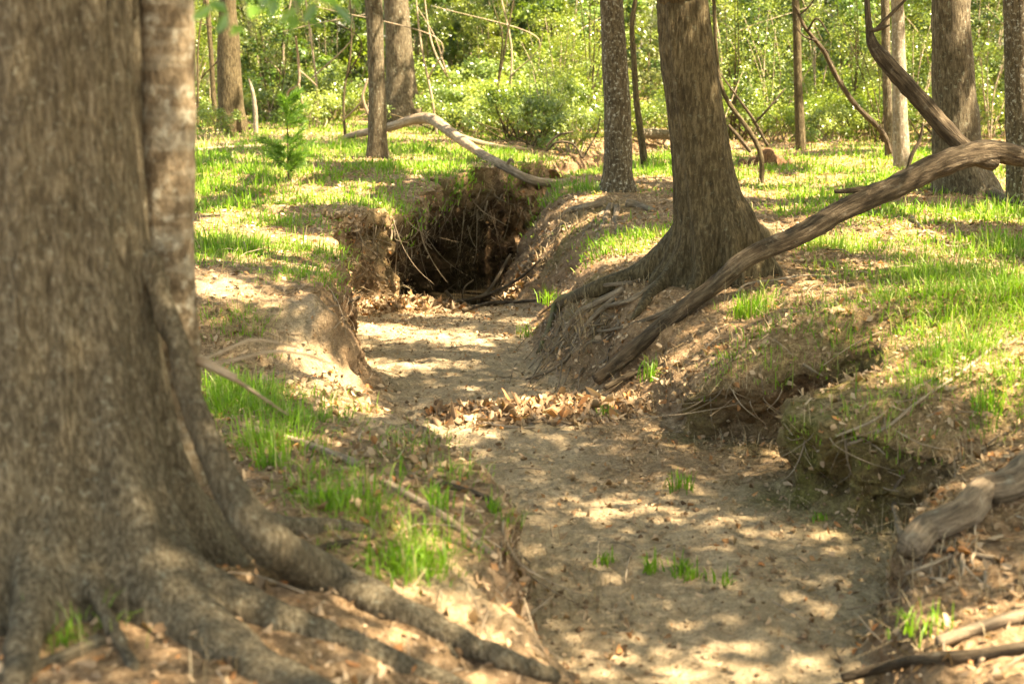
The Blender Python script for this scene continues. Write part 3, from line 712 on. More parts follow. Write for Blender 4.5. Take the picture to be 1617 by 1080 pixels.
for ang_, r0_, r1_, ln_ in [(-24, .085, .045, 1.7), (-40, .13, .075, 1.7), (-58, .06, .025, 1.0), (-74, .085, .03, 1.15), (-90, .065, .025, .95), (-104, .09, .04, 1.2), (-122, .12, .05, 1.35), (-140, .07, .03, 1.1), (-158, .11, .05, 1.4), (20, .08, .03, 1.2), (70, .1, .04, 1.2), (125, .1, .04, 1.2), (170, .1, .04, 1.3)]:
    row = []; wob_ = rr_.normal() * .10; a_ = R(ang_)
    for f in np.linspace(0, 1, 8):
        rho_ = .18 + (ln_ - .18) * f; a2 = a_ + wob_ * math.sin(f * 4 + ang_)
        x_, y_ = B[0] + .02 + rho_ * math.cos(a2), B[1] + rho_ * math.sin(a2)
        rad_ = r0_ * (.75 + .5 * math.sin(min(1, f * 2.2) * 1.9) * .5) * (1 - f) + r1_ * f
        row.append([x_, y_, zat(x_, y_) + .80 * math.exp(-(rho_ - .18) / .22) - rad_ * (.1 + .45 * f), rad_])
    mb.tube(row, None, 14, 44, .10, int(abs(ang_)), 6)
rid = [[*at(a, b, y), r_] for a, b, y, r_ in [(238, 400, 4.62, .02), (262, 490, 4.58, .034), (286, 560, 4.52, .04), (308, 640, 4.46, .042), (333, 715, 4.40, .05), (368, 785, 4.34, .06), (420, 850, 4.30, .07)]]
mb.tube(rid + gpath([(510, 922), (600, 962), (700, 1008), (800, 1048), (880, 1075)], .35, r=(.075, .03)), None, 14, 70, .08, 6, 6)
axis = np.array([[.065 * h, .03 * h, h] for h in hs])
link('trunk', fused(mb, 'trunk', M['bark_near'], B, axis, .30, .019, .016, 5), near_tree)
mb = MB(); S = mb.tube([[*(p[:3]), p[3] * 1.004] for p in pts if p[2] > zb + 2.3], None, 48, 40, .03, 3, 3.2)
link('upper_trunk', mb.mesh('upper_trunk', M['bark_near'], B), near_tree)
TREES.append((near_tree, B, 5.0, S[-1, :3], M['bark_near']))
mb = MB()
sp = [(262, -420, 4.9, .08), (261, -150, 4.85, .092), (260, 0, 4.84, .096), (261, 140, 4.82, .096), (262, 300, 4.82, .095), (264, 430, 4.82, .094), (268, 520, 4.82, .095), (274, 640, 4.82, .10), (280, 760, 4.82, .12)]
mb.tube([[*at(a, b, y), r_] for a, b, y, r_ in sp], None, 32, 120, .07, 5, 5.0)
link('stem', mb.mesh('stem', M['bark_stem'], B), near_tree)['label'] = 'slender pale second stem with white patches'
for k, (pix, r_) in enumerate([([(640, 975), (690, 1000), (720, 1040)], (.022, .01)), ([(160, 1015), (90, 1045), (20, 1070)], (.025, .018)), ([(560, 950), (640, 955), (700, 975)], (.02, .009))]):
    add_root(near_tree, gpath(pix, .3, r=r_), M['bark_near'], 11 + k, 12, .14)

# the big tree standing over the gully on the right
t2, b2 = tree('tree', 'big brown tree with mossy flared roots standing above the gully bank', 10.1,
    [(0, 1037, 1117), (100, 1045, 1130), (200, 1057, 1146), (300, 1066, 1163), (360, 1070, 1185), (400, 1072, 1190), (432, 1070, 1194)],
    M['bark_brown'], [(180, .85, 18), (-10, .85, 18), (-120, .5, 11), (-72, .55, 13), (-150, .35, 10), (-42, .25, 9), (60, .4, 25), (120, .4, 25)], .26, 4.5, seg=90, seed=4, top=8, roots=[
    ([(1005, 440), (965, 452), (925, 466), (885, 484)], (.085, .045)), ([(1045, 452), (1015, 485), (997, 508)], (.055, .022)), ([(1222, 384), (1255, 392)], (.085, .04)), ([(1132, 440), (1142, 458)], (.075, .035)), ([(1095, 440), (1090, 458)], (.05, .025)), ([(1180, 410), (1200, 425)], (.05, .025))])
for k, (pix, r_) in enumerate([
    ([(960, 452), (915, 468), (880, 482), (868, 520), (850, 560)], (.045, .022)),
    ([(985, 460), (945, 480), (910, 500), (890, 540), (880, 570)], (.03, .014)),
    ([(1020, 440), (975, 470), (930, 510), (905, 545)], (.028, .012)),
    ([(1050, 440), (1000, 475), (950, 490), (915, 525), (900, 560)], (.025, .01)),
    ([(1000, 450), (940, 455), (890, 470), (850, 500)], (.02, .008)),
    ([(1080, 480), (1040, 500), (980, 520), (945, 525)], (.02, .012)),
    ([(960, 480), (930, 530), (880, 580), (830, 600)], (.018, .008))]):
    add_root(t2, gpath(pix, .65, r=(r_[0] * .95, r_[1] * .9)), M['root_moss'] if k < 1 else M['root'], 31 + k, 9, .2)

t3, b3 = tree('tree', 'slim tree with white lichen-flecked bark between gully and big tree', 15.8,
    [(0, 947, 983), (80, 950, 990), (160, 953, 995), (240, 954, 998), (290, 950, 1000), (328, 940, 1008)],
    M['bark_lichen'], [(180, .3, 25), (0, .35, 25), (-80, .2, 20)], .2, 3.5, seg=48, seed=8)
for k, (pix, r_) in enumerate([([(950, 325), (925, 330), (900, 335), (880, 350)], (.05, .02)), ([(965, 328), (955, 350), (945, 372), (940, 395)], (.04, .012)),
    ([(990, 325), (1012, 328), (1035, 335)], (.05, .02)), ([(975, 330), (972, 350), (975, 370)], (.035, .012)), ([(955, 335), (930, 360), (915, 385)], (.025, .01))]):
    add_root(t3, gpath(pix, .5, r=r_), M['root'], 51 + k)

tree('tree', 'dark slender tree growing on the bright grassy mound above the pool', 18.6,
    [(0, 576, 603), (80, 580, 606), (160, 582, 610), (230, 580, 612), (272, 575, 618)], M['bark_grey'], [(0, .25, 30), (180, .2, 30)], .2, 3.5, seg=36, seed=10)
tree('tree', 'thick straight tree behind the arched pale log', 27.5,
    [(0, 606, 645), (60, 608, 650), (120, 609, 656), (160, 604, 662), (188, 598, 672)], M['bark_grey'], [(0, .3, 25), (180, .2, 25)], .3, 4.0, seg=36, seed=12, top=9)
tree('tree', 'straight brown tree beside the white snag on the far left', 25.5,
    [(0, 347, 373), (60, 344, 378), (120, 343, 381), (170, 344, 385), (196, 342, 390)], M['bark_brown'], [(0, .2, 25), (180, .2, 25)], .3, 4.0, seg=36, seed=14, top=9)
tree('tree', 'slim pale trunk behind the forked grey log', 18.4,
    [(0, 1407, 1426), (100, 1408, 1430), (200, 1410, 1434), (278, 1410, 1438)], M['bark_pale'], (), .2, 3.0, seg=30, seed=16)
tree('tree', 'thin grey trunk hugging the slim pale one', 20.0,
    [(0, 1391, 1404), (120, 1393, 1407), (240, 1397, 1411)], M['bark_grey'], (), .2, 2.5, seg=24, seed=18)
t8, b8 = tree('tree', 'stout grey-brown tree behind the fork of the fallen log', 15.4,
    [(0, 1473, 1531), (100, 1472, 1536), (200, 1473, 1546), (260, 1473, 1552), (312, 1468, 1572)], M['bark_grey'], [(-5, .4, 22), (180, .2, 25), (-70, .2, 20)], .25, 4.5, seg=48, seed=20, top=8)
for k, (pix, r_) in enumerate([([(1545, 300), (1570, 312), (1592, 322)], (.09, .04))]):
    add_root(t8, gpath(pix, .4, r=r_), M['bark_grey'], 61 + k)
tree('tree', 'grey lichen-patched trunk cut by the right edge of the picture', 13.6,
    [(0, 1585, 1634), (120, 1587, 1636), (250, 1590, 1640), (345, 1588, 1646)], M['bark_lichen'], (), .2, 4.0, seg=40, seed=22)
tree('tree', 'thin dark sapling standing alone by the rotten orange stump', 21.6,
    [(0, 1250, 1262), (60, 1252, 1265), (150, 1254, 1268), (240, 1256, 1274)], M['bark_brown'], (), .2, 2.0, seg=16, seed=24, top=6)
tree('sapling', 'crooked thin sapling just right of the lichen-flecked tree', 19.5,
    [(40, 994, 1002), (100, 997, 1006), (160, 1000, 1010), (245, 1010, 1022)], M['bark_brown'], (), .2, 2.0, seg=12, seed=26, top=5)
tree('sapling', 'dark thin sapling left of the straight brown tree', 27.5,
    [(0, 322, 330), (80, 329, 337), (150, 333, 341), (175, 335, 344)], M['bark_brown'], (), .2, 2.0, seg=12, seed=28, top=5)
tree('sapling', 'very thin whip beside the right side of the big brown tree', 16.5,
    [(0, 1124, 1130), (80, 1128, 1134), (150, 1140, 1147), (240, 1196, 1204)], M['bark_brown'], (), .2, 1.5, seg=10, seed=30, top=4)
tree('tree', 'pale thin trunk deep in the thicket left of the lichen-flecked tree', 34,
    [(0, 861, 869), (60, 862, 870), (130, 864, 873), (190, 866, 876)], M['bark_pale'], (), .2, 2.5, seg=12, seed=32, top=7)
# trees just outside the picture whose crowns shade it
for k, (x, y, cr) in enumerate([(7.2, 4.0, 4.5), (9.0, 9.5, 5), (6.2, -1.0, 4.5), (10.5, 16, 5), (9.5, 24, 5), (-6.0, 13, 4), (-7, 24, 4), (4.0, 31, 4), (12, 32, 4), (-3, 38, 4)]):
    if abs(x) < .36 * y: continue
    z = zat(x, y); b = np.array([x, y, z]); t = thing('tree', 'tall tree outside the frame whose crown shades the gully', 'tree', b, 'trees outside the frame')
    t['label'] = f'tall tree outside the frame, {["nearest on the right", "second on the right", "behind the viewer", "third on the right", "fourth on the right", "on the left by the pool", "farther back on the left", "far back", "far right", "far middle"][k]}'
    mb = MB(); S = mb.tube([[x, y, z - .3, .3], [x, y, z + .3, .22], [x + .1, y, z + 3, .18], [x, y + .1, z + 8, .09]], None, 16, 40, .05, k + 70)
    link('trunk', mb.mesh('trunk', M['bark_grey'], b), t); TREES.append((t, b, cr, S[-1, :3], M['bark_grey']))

# ------------------------------------------------------------------ crowns: unseen leaves overhead, thinned along the sun's rays to place the flecks
ZREF = -0.2
def lit_world(lst):
    o = []
    for e in lst:
        p = hit(e[0], e[1]); g = p - SUN * ((p[2] - ZREF) / SUN[2]); o.append((g[0], g[1], e[2], e[3] if len(e) > 3 else 1.0))
    return o
LIT = lit_world([
 (350, 400, .35), (420, 410, .35), (470, 440, .25), (340, 455, .3), (430, 465, .25), (560, 600, .25), (520, 620, .22), (600, 655, .22), (500, 560, .18), (480, 690, .18), (440, 725, .14),
 (690, 540, .2), (640, 580, .25), (740, 568, .22), (770, 545, .15), (860, 640, .28), (810, 650, .2), (900, 655, .2), (700, 690, .22), (670, 670, .15),
 (1000, 805, .12), (930, 800, .12), (1130, 822, .16), (1060, 818, .12), (1200, 775, .16), (1240, 755, .12), (1300, 850, .12), (1260, 862, .12),
 (640, 885, .14), (690, 930, .14), (760, 970, .15), (820, 1000, .17), (900, 1030, .18), (990, 1040, .18), (1080, 1055, .18), (560, 800, .14), (500, 790, .12), (620, 790, .12), (700, 835, .10),
 (1230, 460, .35), (1310, 430, .3), (1190, 490, .2), (1400, 430, .35), (1500, 450, .35), (1560, 540, .25), (1470, 520, .25), (1140, 590, .22), (1050, 620, .2), (980, 645, .22), (1180, 560, .2), (1010, 600, .15),
 (1520, 690, .18), (1580, 720, .15), (1420, 1000, .10), (1580, 1050, .14), (1380, 470, .3), (1600, 470, .3), (1480, 380, .3), (1110, 640, .18), (1290, 610, .12), (1450, 620, .15),
 (640, 235, .9), (740, 242, .7), (700, 268, .4), (560, 250, .7), (340, 275, .6), (480, 320, .45), (880, 262, .5), (620, 215, .6), (400, 330, .35), (540, 300, .35),
 (1250, 300, .5), (1350, 280, .6), (1450, 255, 1.0), (1560, 335, .45), (1040, 275, .5), (1000, 375, .3), (860, 420, .22), (930, 345, .25), (880, 480, .15), (1330, 350, .4), (1220, 330, .3),
 (560, 480, .15)])
for (a, b, r_) in [(285, 20, .05), (283, 75, .06), (285, 150, .07), (290, 440, .05)]:
    p = at(a, b, 4.75); g = p - SUN * ((p[2] - ZREF) / SUN[2]); LIT.append((g[0], g[1], r_ * 3.6, 1.0))
STEM_LIT = LIT[-4:]
for (a, b, y_, r_) in [(400, 930, 4.1, .16), (450, 1000, 3.9, .15), (520, 1050, 3.75, .15), (640, 985, 4.3, .10), (740, 1030, 4.2, .12), (330, 800, 4.3, .08)]:
    p = at(a, b, y_); g = p - SUN * ((p[2] - ZREF) / SUN[2]); STEM_LIT.append((g[0], g[1], r_, .8))
SHADE = lit_world([(700, 508, .4), (780, 605, .3), (660, 628, .22), (715, 608, .2), (600, 500, .3), (800, 520, .25), (900, 760, .25), (820, 385, .5), (790, 410, .5), (770, 330, .5), (830, 330, .4), (720, 330, .5), (660, 330, .4), (860, 300, .3), (690, 460, .4), (760, 450, .4), (600, 420, .3), (750, 620, .3), (1100, 890, .45), (1250, 950, .4), (950, 900, .35), (850, 730, .35), (1000, 720, .25), (1150, 740, .2), (700, 430, .7), (760, 400, .6), (640, 400, .35), (560, 400, .35),
 (950, 530, .3), (900, 560, .25), (1020, 500, .3), (1100, 440, .3), (1400, 780, .35), (1300, 720, .3), (1150, 660, .2), (1450, 900, .3), (640, 510, .25), (620, 620, .15), (400, 640, .25), (340, 600, .25), (380, 540, .25),
 (1540, 900, .3), (800, 880, .2), (860, 830, .15), (500, 480, .2), (530, 520, .2), (1350, 580, .15), (1060, 330, .5), (600, 270, .25), (980, 300, .3), (1000, 970, .2), (1480, 780, .2)])
SHADE += [(-.15, 17.0, .8, 1.0), (-.5, 16.0, .8, 1.0), (-.9, 15.4, .6, 1.0), (.2, 17.9, .4, 1.0)]
LIT = [(x, y, r_ * (1.45 if (y < 7.2 and x < .7) else 1.2), a) for x, y, r_, a in LIT]
LIT += lit_world([(470, 740, .2), (540, 760, .18), (590, 830, .2), (650, 850, .18), (720, 900, .15), (560, 880, .15), (600, 940, .18), (680, 980, .18), (400, 700, .15), (1120, 560, .22), (1240, 520, .22), (1540, 620, .22), (1600, 560, .25), (1560, 760, .14), (1480, 700, .14), (1590, 900, .15)])
SHADE2 = lit_world([(1290, 735, .2), (1370, 740, .2), (1330, 770, .2), (1430, 740, .15), (1120, 675, .16), (1200, 665, .16), (1290, 620, .14), (805, 880, .10), (825, 920, .10), (1460, 900, .15), (540, 470, .2), (560, 520, .15)])
def shade_map(gx, gy):
    n = fbm2(gx * 1.5, gy * 1.3, 101, 3) * 1.1
    n = n + .50 * sstep(-.9, -.2, gx) * sstep(2.0, 1.3, gx) * sstep(15, 9, gy) - .24
    far_ = sstep(19, 27, gy)
    n = n + far_ * .9 * fbm2(gx * .45, gy * .45, 141, 2)
    s = sstep(-.12 + .16 * far_, .05 + .2 * far_, n + .16 - .05 * far_)           # 1 = shade
    def field(lst):
        f = np.zeros_like(gx)
        for x, y, r, a in lst:
            f = np.maximum(f, a * sstep(1.25, .7, np.hypot(gx - x, gy - y) / r))
        return f
    jit = .55 + .9 * sstep(-.35, .1, fbm2(gx * 5, gy * 5, 111, 2))
    s = np.maximum(s, field(SHADE))
    bedz = sstep(-.7, -.2, gx) * sstep(2.1, 1.5, gx) * sstep(13.5, 12, gy)
    s = s * (1 - .20 * bedz)
    s = s * (1 - np.clip(field(LIT) * jit, 0, 1))
    s = np.maximum(s, field(SHADE2))
    # the near trunk and the big tree stand in shade
    box = lambda x0, x1, y0, y1, e=.15: sstep(x0 - e, x0, gx) * sstep(x1 + e, x1, gx) * sstep(y0 - e, y0, gy) * sstep(y1 + e, y1, gy)
    s = np.maximum(s, box(-3.9, -.62, 3.0, 6.05)); s = s * (1 - .38 * box(-2.3, -.4, 2.7, 4.3, .4)); s = s * (1 - field(STEM_LIT)); s = np.maximum(s, .9 * box(.25, 1.55, 9.75, 11.2))
    return s
NL = 290000
crng = np.random.default_rng(99)
gx = crng.uniform(-9, 13, NL); gy = crng.uniform(.5, 44, NL)
zz = 5.2 + 5.8 * crng.random(NL)
# leaves kept where shade is wanted below, slightly clumped by noise
cl = fbm3(gx * .55, gy * .55, zz * .9, 121, 2)
keep = crng.random(NL) < np.clip(shade_map(gx, gy), .02, 1) * np.where(gy > 22, .42, 1.0) * (.86 + .14 * np.sign(cl))
gx, gy, zz = gx[keep], gy[keep], zz[keep]
fine_ = (gx > -2.6) & (gx < 3.2) & (gy > 3) & (gy < 14)
rp = np.where(fine_, 5, 1); LS = np.repeat(np.where(fine_, .45, 1.0), rp)
gx, gy, zz = np.repeat(gx, rp), np.repeat(gy, rp), np.repeat(zz, rp)
jt_ = (LS < 1) * .13; gx = gx + crng.normal(size=len(gx)) * jt_; gy = gy + crng.normal(size=len(gy)) * jt_
P = np.stack([gx, gy, np.full(len(gx), ZREF)], 1) + SUN[None] * ((zz - ZREF) / SUN[2])[:, None]
tb = np.array([t[1][:2] for t in TREES]); tcr = np.array([t[2] for t in TREES])
own = np.argmin(np.hypot(P[:, None, 0] - tb[None, :, 0], P[:, None, 1] - tb[None, :, 1]) / tcr[None], axis=1)
for k, (t, b, cr, tip, m) in enumerate(TREES):
    Pk = P[own == k]; n = len(Pk)
    if n < 10: continue
    nn = unit(np.array([[.15, -.05, 1.0]]) + rand_unit(n, crng) * .55)
    sz = (.17 + .13 * crng.random(n)) * LS[own == k]
    v, q, c = quad_leaves(Pk - b, nn, sz, sz * .62, mixcol((0.055, 0.10, 0.018), (0.12, 0.19, 0.035), crng.random(n)), crng)
    link('crown', new_mesh('crown', v, [q], M['canopy'], False, c), t)
    mb = MB(); top = tip
    sel = Pk[crng.choice(n, min(n, 9), replace=False)]
    for e, p in enumerate(sel):
        f = .35 + .6 * crng.random(); z0 = max(3.6, f * top[2])
        a = b + (top - b) * ((z0 - b[2]) / (top[2] - b[2])); a[2] = z0
        if np.hypot(*(p - a)[:2]) > 6: continue
        mid = (a + p) / 2 + np.array([0, 0, .5])
        mb.tube([[*a, .05], [*mid, .032], [*p, .012]], None, 6, 8, .05, e)
    if mb.n: link('limb', mb.mesh('limb', m, b), t)
print('canopy', len(P))

# ------------------------------------------------------------------ fallen logs and branches
def log(name, label, cat, paths, mat, group=None, seg=20, rough=.1, fr=5.0, parts=None, dens=9):
    """paths: list of rows (x,y,z,r); the first is the main stem, the others are its branches."""
    org = np.array(paths[0][0][:3]); org = org - [0, 0, paths[0][0][3]]
    nm = parts or ['stem'] + ['branch'] * (len(paths) - 1)
    if len(paths) == 1:
        mb = MB(); mb.tube(paths[0], None, seg, len(paths[0]) * dens, rough, abs(hash(label)) % 50 if False else len(label) % 23, fr)
        o = link(name, mb.mesh(name, mat, org), None, org); return tag(o, label, cat, group)
    t = thing(name, label, cat, org, group)
    for k, p in enumerate(paths):
        mb = MB(); mb.tube(p, None, seg if k == 0 else max(6, seg // 2), len(p) * dens, rough, k + len(label) % 11, fr)
        link(nm[k], mb.mesh(nm[k], mat, org), t)
    return t
def pp(lst):        # rows (px, py, Y, r in photo pixels)
    return [[*at(a, b, y), size(a, b, y, r_)] for a, b, y, r_ in lst]
log('fallen_log', 'long forked grey fallen log slanting from the gully up past the right edge', 'fallen log', [
    pp([(940, 600, 9.25, 9.9), (985, 565, 9.3, 12), (1050, 510, 9.38, 13), (1120, 457, 9.42, 14), (1185, 405, 9.45, 15), (1260, 372, 9.55, 16), (1340, 328, 9.65, 17), (1420, 292, 9.75, 18), (1490, 258, 9.85, 20), (1560, 240, 9.95, 18), (1640, 253, 10.1, 15), (1720, 262, 10.2, 13), (1830, 300, 10.4, 12), (1930, 360, 10.6, 11), (2010, 425, 10.7, 9)]),
    pp([(1572, 258, 9.95, 12), (1538, 246, 9.92, 14), (1500, 212, 9.95, 14), (1450, 155, 10.0, 14), (1400, 100, 10.05, 12), (1378, 70, 10.08, 9), (1372, 40, 10.1, 5.4), (1368, -20, 10.15, 4.5)]),
    pp([(1405, 298, 9.72, 7.2), (1360, 300, 9.68, 5.4), (1318, 303, 9.66, 2.7)]),
    pp([(1385, 45, 10.08, 2.7), (1410, 20, 10.1, 2.7), (1440, -10, 10.1, 1.8)]),
    pp([(1374, 50, 10.08, 3.6), (1395, 44, 10.05, 2.7), (1405, 40, 10.05, 0.9)])],
    M['dead_grey'], seg=30, rough=.13, fr=9, dens=14)
log('fallen_branch', 'weathered stick lying beside the lower end of the forked log', 'branch', [
    pp([(955, 612, 9.15, 4.5), (1000, 590, 9.2, 5.4), (1050, 572, 9.3, 4.5), (1080, 558, 9.35, 2.7)])], M['dead_grey'])
log('fallen_log', 'pale sunlit log arching over the grassy mound into the gully', 'fallen log', [
    pp([(545, 218, 23.9, 4.2), (560, 213, 23.6, 5.3), (615, 201, 22.8, 7), (650, 190, 22.4, 7.9), (680, 188, 22, 8.8), (715, 212, 20.6, 7.9), (755, 240, 18.8, 7), (795, 262, 17.6, 7), (835, 283, 17.2, 7), (875, 289, 17.3, 6.2), (920, 284, 17.6, 4.4), (950, 285, 17.9, 2.6)]),
    pp([(700, 205, 21.6, 4.4), (745, 222, 21.6, 4.4), (790, 232, 21.4, 3.5), (835, 236, 21.3, 1.8)]),
    pp([(800, 264, 17.5, 3.5), (806, 252, 17.4, 2.6), (812, 258, 17.4, 0.88)])], M['dead_pale'], seg=18)
log('fallen_log', 'grey log lying in the thicket between the lichen-flecked and big trees', 'fallen log', [
    pp([(1005, 210, 25, 8), (1060, 213, 25.3, 8), (1100, 218, 25.5, 7)])], M['bark_pale'], seg=14)
log('leaning_branch', 'thin dark bent branch leaning against the slim pale trunk', 'branch', [
    pp([(1406, 242, 17.7, 3.6), (1392, 208, 17.6, 4.3), (1350, 165, 17.4, 4.3), (1320, 120, 17.3, 3.6), (1300, 80, 17.2, 3.6), (1272, 45, 17.1, 2.9), (1255, 10, 17.0, 1.4)]),
    pp([(1290, 65, 17.1, 2.2), (1270, 58, 17, 1.4), (1255, 40, 17, 1.4)]),
    pp([(1275, 50, 17.1, 2.2), (1290, 30, 17, 1.4), (1310, 55, 17, 0.72)]),
    pp([(1262, 25, 17.0, 1.4), (1280, 8, 17, 1.4), (1290, -10, 17, 0.72)])], M['dead_grey'], seg=12)
log('dead_branch', 'upright dark splinter at the foot of the slim pale trunk', 'branch', [
    pp([(1432, 272, 17.0, 2.8), (1440, 245, 17.0, 3.5), (1452, 222, 17.0, 2.8), (1458, 195, 17.0, 1.4)])], M['dead_grey'], seg=8)
log('dead_branch', 'low dark V-shaped dead branch left of the rotten orange stump', 'branch', [
    pp([(1212, 230, 18.5, 2.5), (1190, 190, 18.4, 2.5), (1165, 155, 18.3, 1.9), (1140, 120, 18.3, 1.2)]),
    pp([(1192, 195, 18.4, 1.9), (1215, 170, 18.3, 1.9), (1240, 140, 18.3, 1.2)]),
    pp([(1185, 240, 18.2, 3.1), (1165, 215, 18.2, 3.1), (1150, 198, 18.2, 2.5)])], M['dead_grey'], seg=10)
log('dead_branch', 'arched leafless dead shrub stem at the head of the gully', 'branch', [
    pp([(920, 250, 20.0, 1.8), (905, 228, 20, 1.8), (880, 225, 20, 1.8), (862, 240, 20.1, 1.2)]),
    pp([(920, 250, 20, 1.8), (935, 225, 20.2, 1.2), (944, 205, 20.2, 1.2), (948, 180, 20.2, 0.6)]),
    pp([(862, 232, 20.3, 1.8), (880, 215, 20.3, 1.8), (905, 208, 20.3, 1.2)])], M['dead_grey'], seg=8)
log('snag', 'short bleached white broken snag by the straight brown tree', 'snag', [
    pp([(404, 212, 25.2, 3.8), (403, 180, 25.2, 3.8), (400, 150, 25.2, 3), (393, 125, 25.2, 1.5)])], M['bark_pale'], seg=10)
log('dead_sapling', 'crooked tan leafless stem forked at its foot in the left thicket', 'dead sapling', [
    pp([(454, 178, 26.5, 1.8), (455, 146, 26.5, 1.8), (472, 132, 26.4, 2.1), (471, 95, 26.4, 2.1), (467, 58, 26.3, 1.4)]),
    pp([(480, 178, 26.3, 1.8), (475, 150, 26.3, 1.8), (472, 132, 26.4, 1.8)]),
    pp([(474, 112, 26.4, 1), (490, 126, 26.3, 1), (500, 136, 26.3, 0.7)])], M['dead_pale'], seg=8)
log('dead_sapling', 'pale bent stick standing against the dark slender tree', 'dead sapling', [
    pp([(582, 182, 20.5, 2.2), (573, 155, 20.5, 2.2), (576, 140, 20.5, 2.2), (581, 125, 20.5, 1.5)]),
    pp([(574, 158, 20.5, 1.5), (555, 178, 20.6, 1.5), (540, 192, 20.7, 1.1)])], M['dead_pale'], seg=8)
def glog(label, pix, r_, mat='dead_pale', name='fallen_branch', lift=.7, extra=(), seg=12, rough=.12):
    paths = [gpath(pix, lift, r=r_)] + [gpath(p, .9, r=q) for p, q in extra]
    return log(name, label, 'branch', paths, M[mat], seg=seg, rough=rough)
glog('pale branch across the grass beside the near double-stemmed tree', [(405, 685), (440, 695), (500, 712), (570, 738)], (.025, .018))
glog('bleached broken stick on the crumbling left bank lip', [(612, 770), (660, 795), (715, 830), (780, 880)], (.02, .014))
glog('short grey stick by the roots of the near tree', [(488, 875), (535, 862), (590, 850)], (.016, .010), 'dead_grey')
glog('dark stick lying along the left bank above the bed', [(690, 765), (735, 778), (770, 790), (785, 808)], (.016, .010), 'dead_grey')
glog('thick bark-covered branch arching over the hollow in the right bank', [(1436, 888), (1458, 858), (1490, 846), (1520, 830), (1548, 798), (1590, 786), (1645, 742)], (.058, .07), 'root', lift=1.0, seg=26, rough=.30,
     extra=[([(1445, 870), (1425, 850), (1412, 800), (1415, 770), (1440, 740)], (.018, .008)), ([(1460, 865), (1500, 872), (1570, 885)], (.014, .010))])
glog('long dark stick across the bottom right corner', [(1330, 1080), (1400, 1062), (1460, 1050), (1540, 1045), (1640, 1030)], (.020, .022), 'dead_grey', lift=1.2)
glog('brown stick half buried above the bottom right stick', [(1480, 1020), (1540, 1000), (1590, 985), (1640, 975)], (.022, .026), 'root')
glog('thin pale stick leaning on the lower right bank', [(1400, 925), (1440, 905), (1500, 880), (1530, 868)], (.008, .006), 'twig')
glog('long thin dead twig draped down the mossy right bank', [(1290, 718), (1345, 705), (1400, 680), (1450, 640), (1510, 600), (1580, 545)], (.007, .009), 'twig', lift=2.5, extra=[([(1320, 690), (1380, 665), (1440, 620), (1500, 585)], (.006, .007))])
glog('twig standing out from the notch between the mossy clods', [(1268, 580), (1290, 592), (1322, 608)], (.009, .006), 'twig', lift=2)
glog('crooked bleached twig on the sunlit right slope below the log', [(1165, 465), (1180, 452), (1220, 446), (1270, 438), (1310, 440)], (.009, .006), 'twig', lift=2.0, extra=[([(1170, 455), (1150, 480)], (.007, .004)), ([(1300, 455), (1290, 475), (1280, 490)], (.006, .004))])
glog('forked bleached twig in the grass of the right slope', [(1440, 345), (1465, 372), (1500, 392), (1540, 385)], (.010, .006), 'twig', lift=2.0, extra=[([(1460, 365), (1440, 385), (1425, 400)], (.007, .004)), ([(1320, 350), (1330, 365), (1335, 380)], (.006, .004))])
glog('grey stick dropped into the leaves right of the leaf heap', [(890, 655), (930, 640), (970, 625)], (.010, .006), 'dead_grey', lift=1.5)
glog('curved stick lying across the front of the leaf heap', [(740, 665), (790, 676), (840, 678), (880, 662)], (.007, .005), 'twig', lift=2.5)
glog('pale driftwood stick lying at the near edge of the pool', [(732, 496), (775, 484), (815, 482), (860, 478)], (.020, .014), 'dead_grey', lift=2.0)
log('fallen_branch', 'forked branch poking out of the dark pool', 'branch', [
    pp([(690, 492, 14.4, 2.2), (715, 478, 14.5, 3), (755, 470, 14.7, 3), (775, 455, 14.8, 3), (806, 402, 15.2, 2.2)]),
    pp([(735, 474, 14.6, 2.2), (770, 465, 14.7, 2.2), (820, 440, 14.6, 2.2), (855, 408, 14.6, 1.5)]),
    pp([(703, 460, 14.5, 3), (720, 478, 14.5, 3), (737, 494, 14.4, 2.2)]),
    pp([(730, 476, 14.6, 1.5), (733, 455, 14.6, 1.5), (748, 442, 14.7, 1.1)])], M['dead_grey'], seg=10)
glog('bent stick at the left foot of the pool debris', [(550, 482), (570, 473), (600, 478)], (.018, .012), 'dead_grey', lift=1.5)
log('low_branch', 'broken mossy low branch with thin arching twigs right of the near trunk', 'branch', [
    pp([(312, 566, 4.75, 8), (335, 578, 4.75, 8), (372, 598, 4.75, 6)]),
    pp([(318, 568, 4.75, 3), (350, 556, 4.8, 3), (400, 537, 4.9, 2.5), (470, 548, 5.0, 1.5)]),
    pp([(325, 573, 4.75, 3), (370, 568, 4.8, 3), (430, 555, 4.9, 2.5), (480, 560, 5.0, 2), (525, 575, 5.1, 1.2)]),
    pp([(370, 598, 4.75, 4), (410, 625, 4.9, 2.5), (440, 645, 5.0, 1.5), (455, 655, 5.0, 1)])], M['twig'], seg=10)
glog('fallen pale branch in the brush at the far left', [(310, 240), (350, 236), (420, 232), (520, 226)], (.03, .02), 'dead_pale')
glog('grey sticks heaped before the straight brown tree', [(320, 180), (345, 188), (370, 200), (395, 208)], (.03, .02), 'dead_grey', lift=3, extra=[([(300, 205), (330, 195), (380, 192)], (.025, .015)), ([(340, 215), (380, 205), (440, 204)], (.025, .015))])

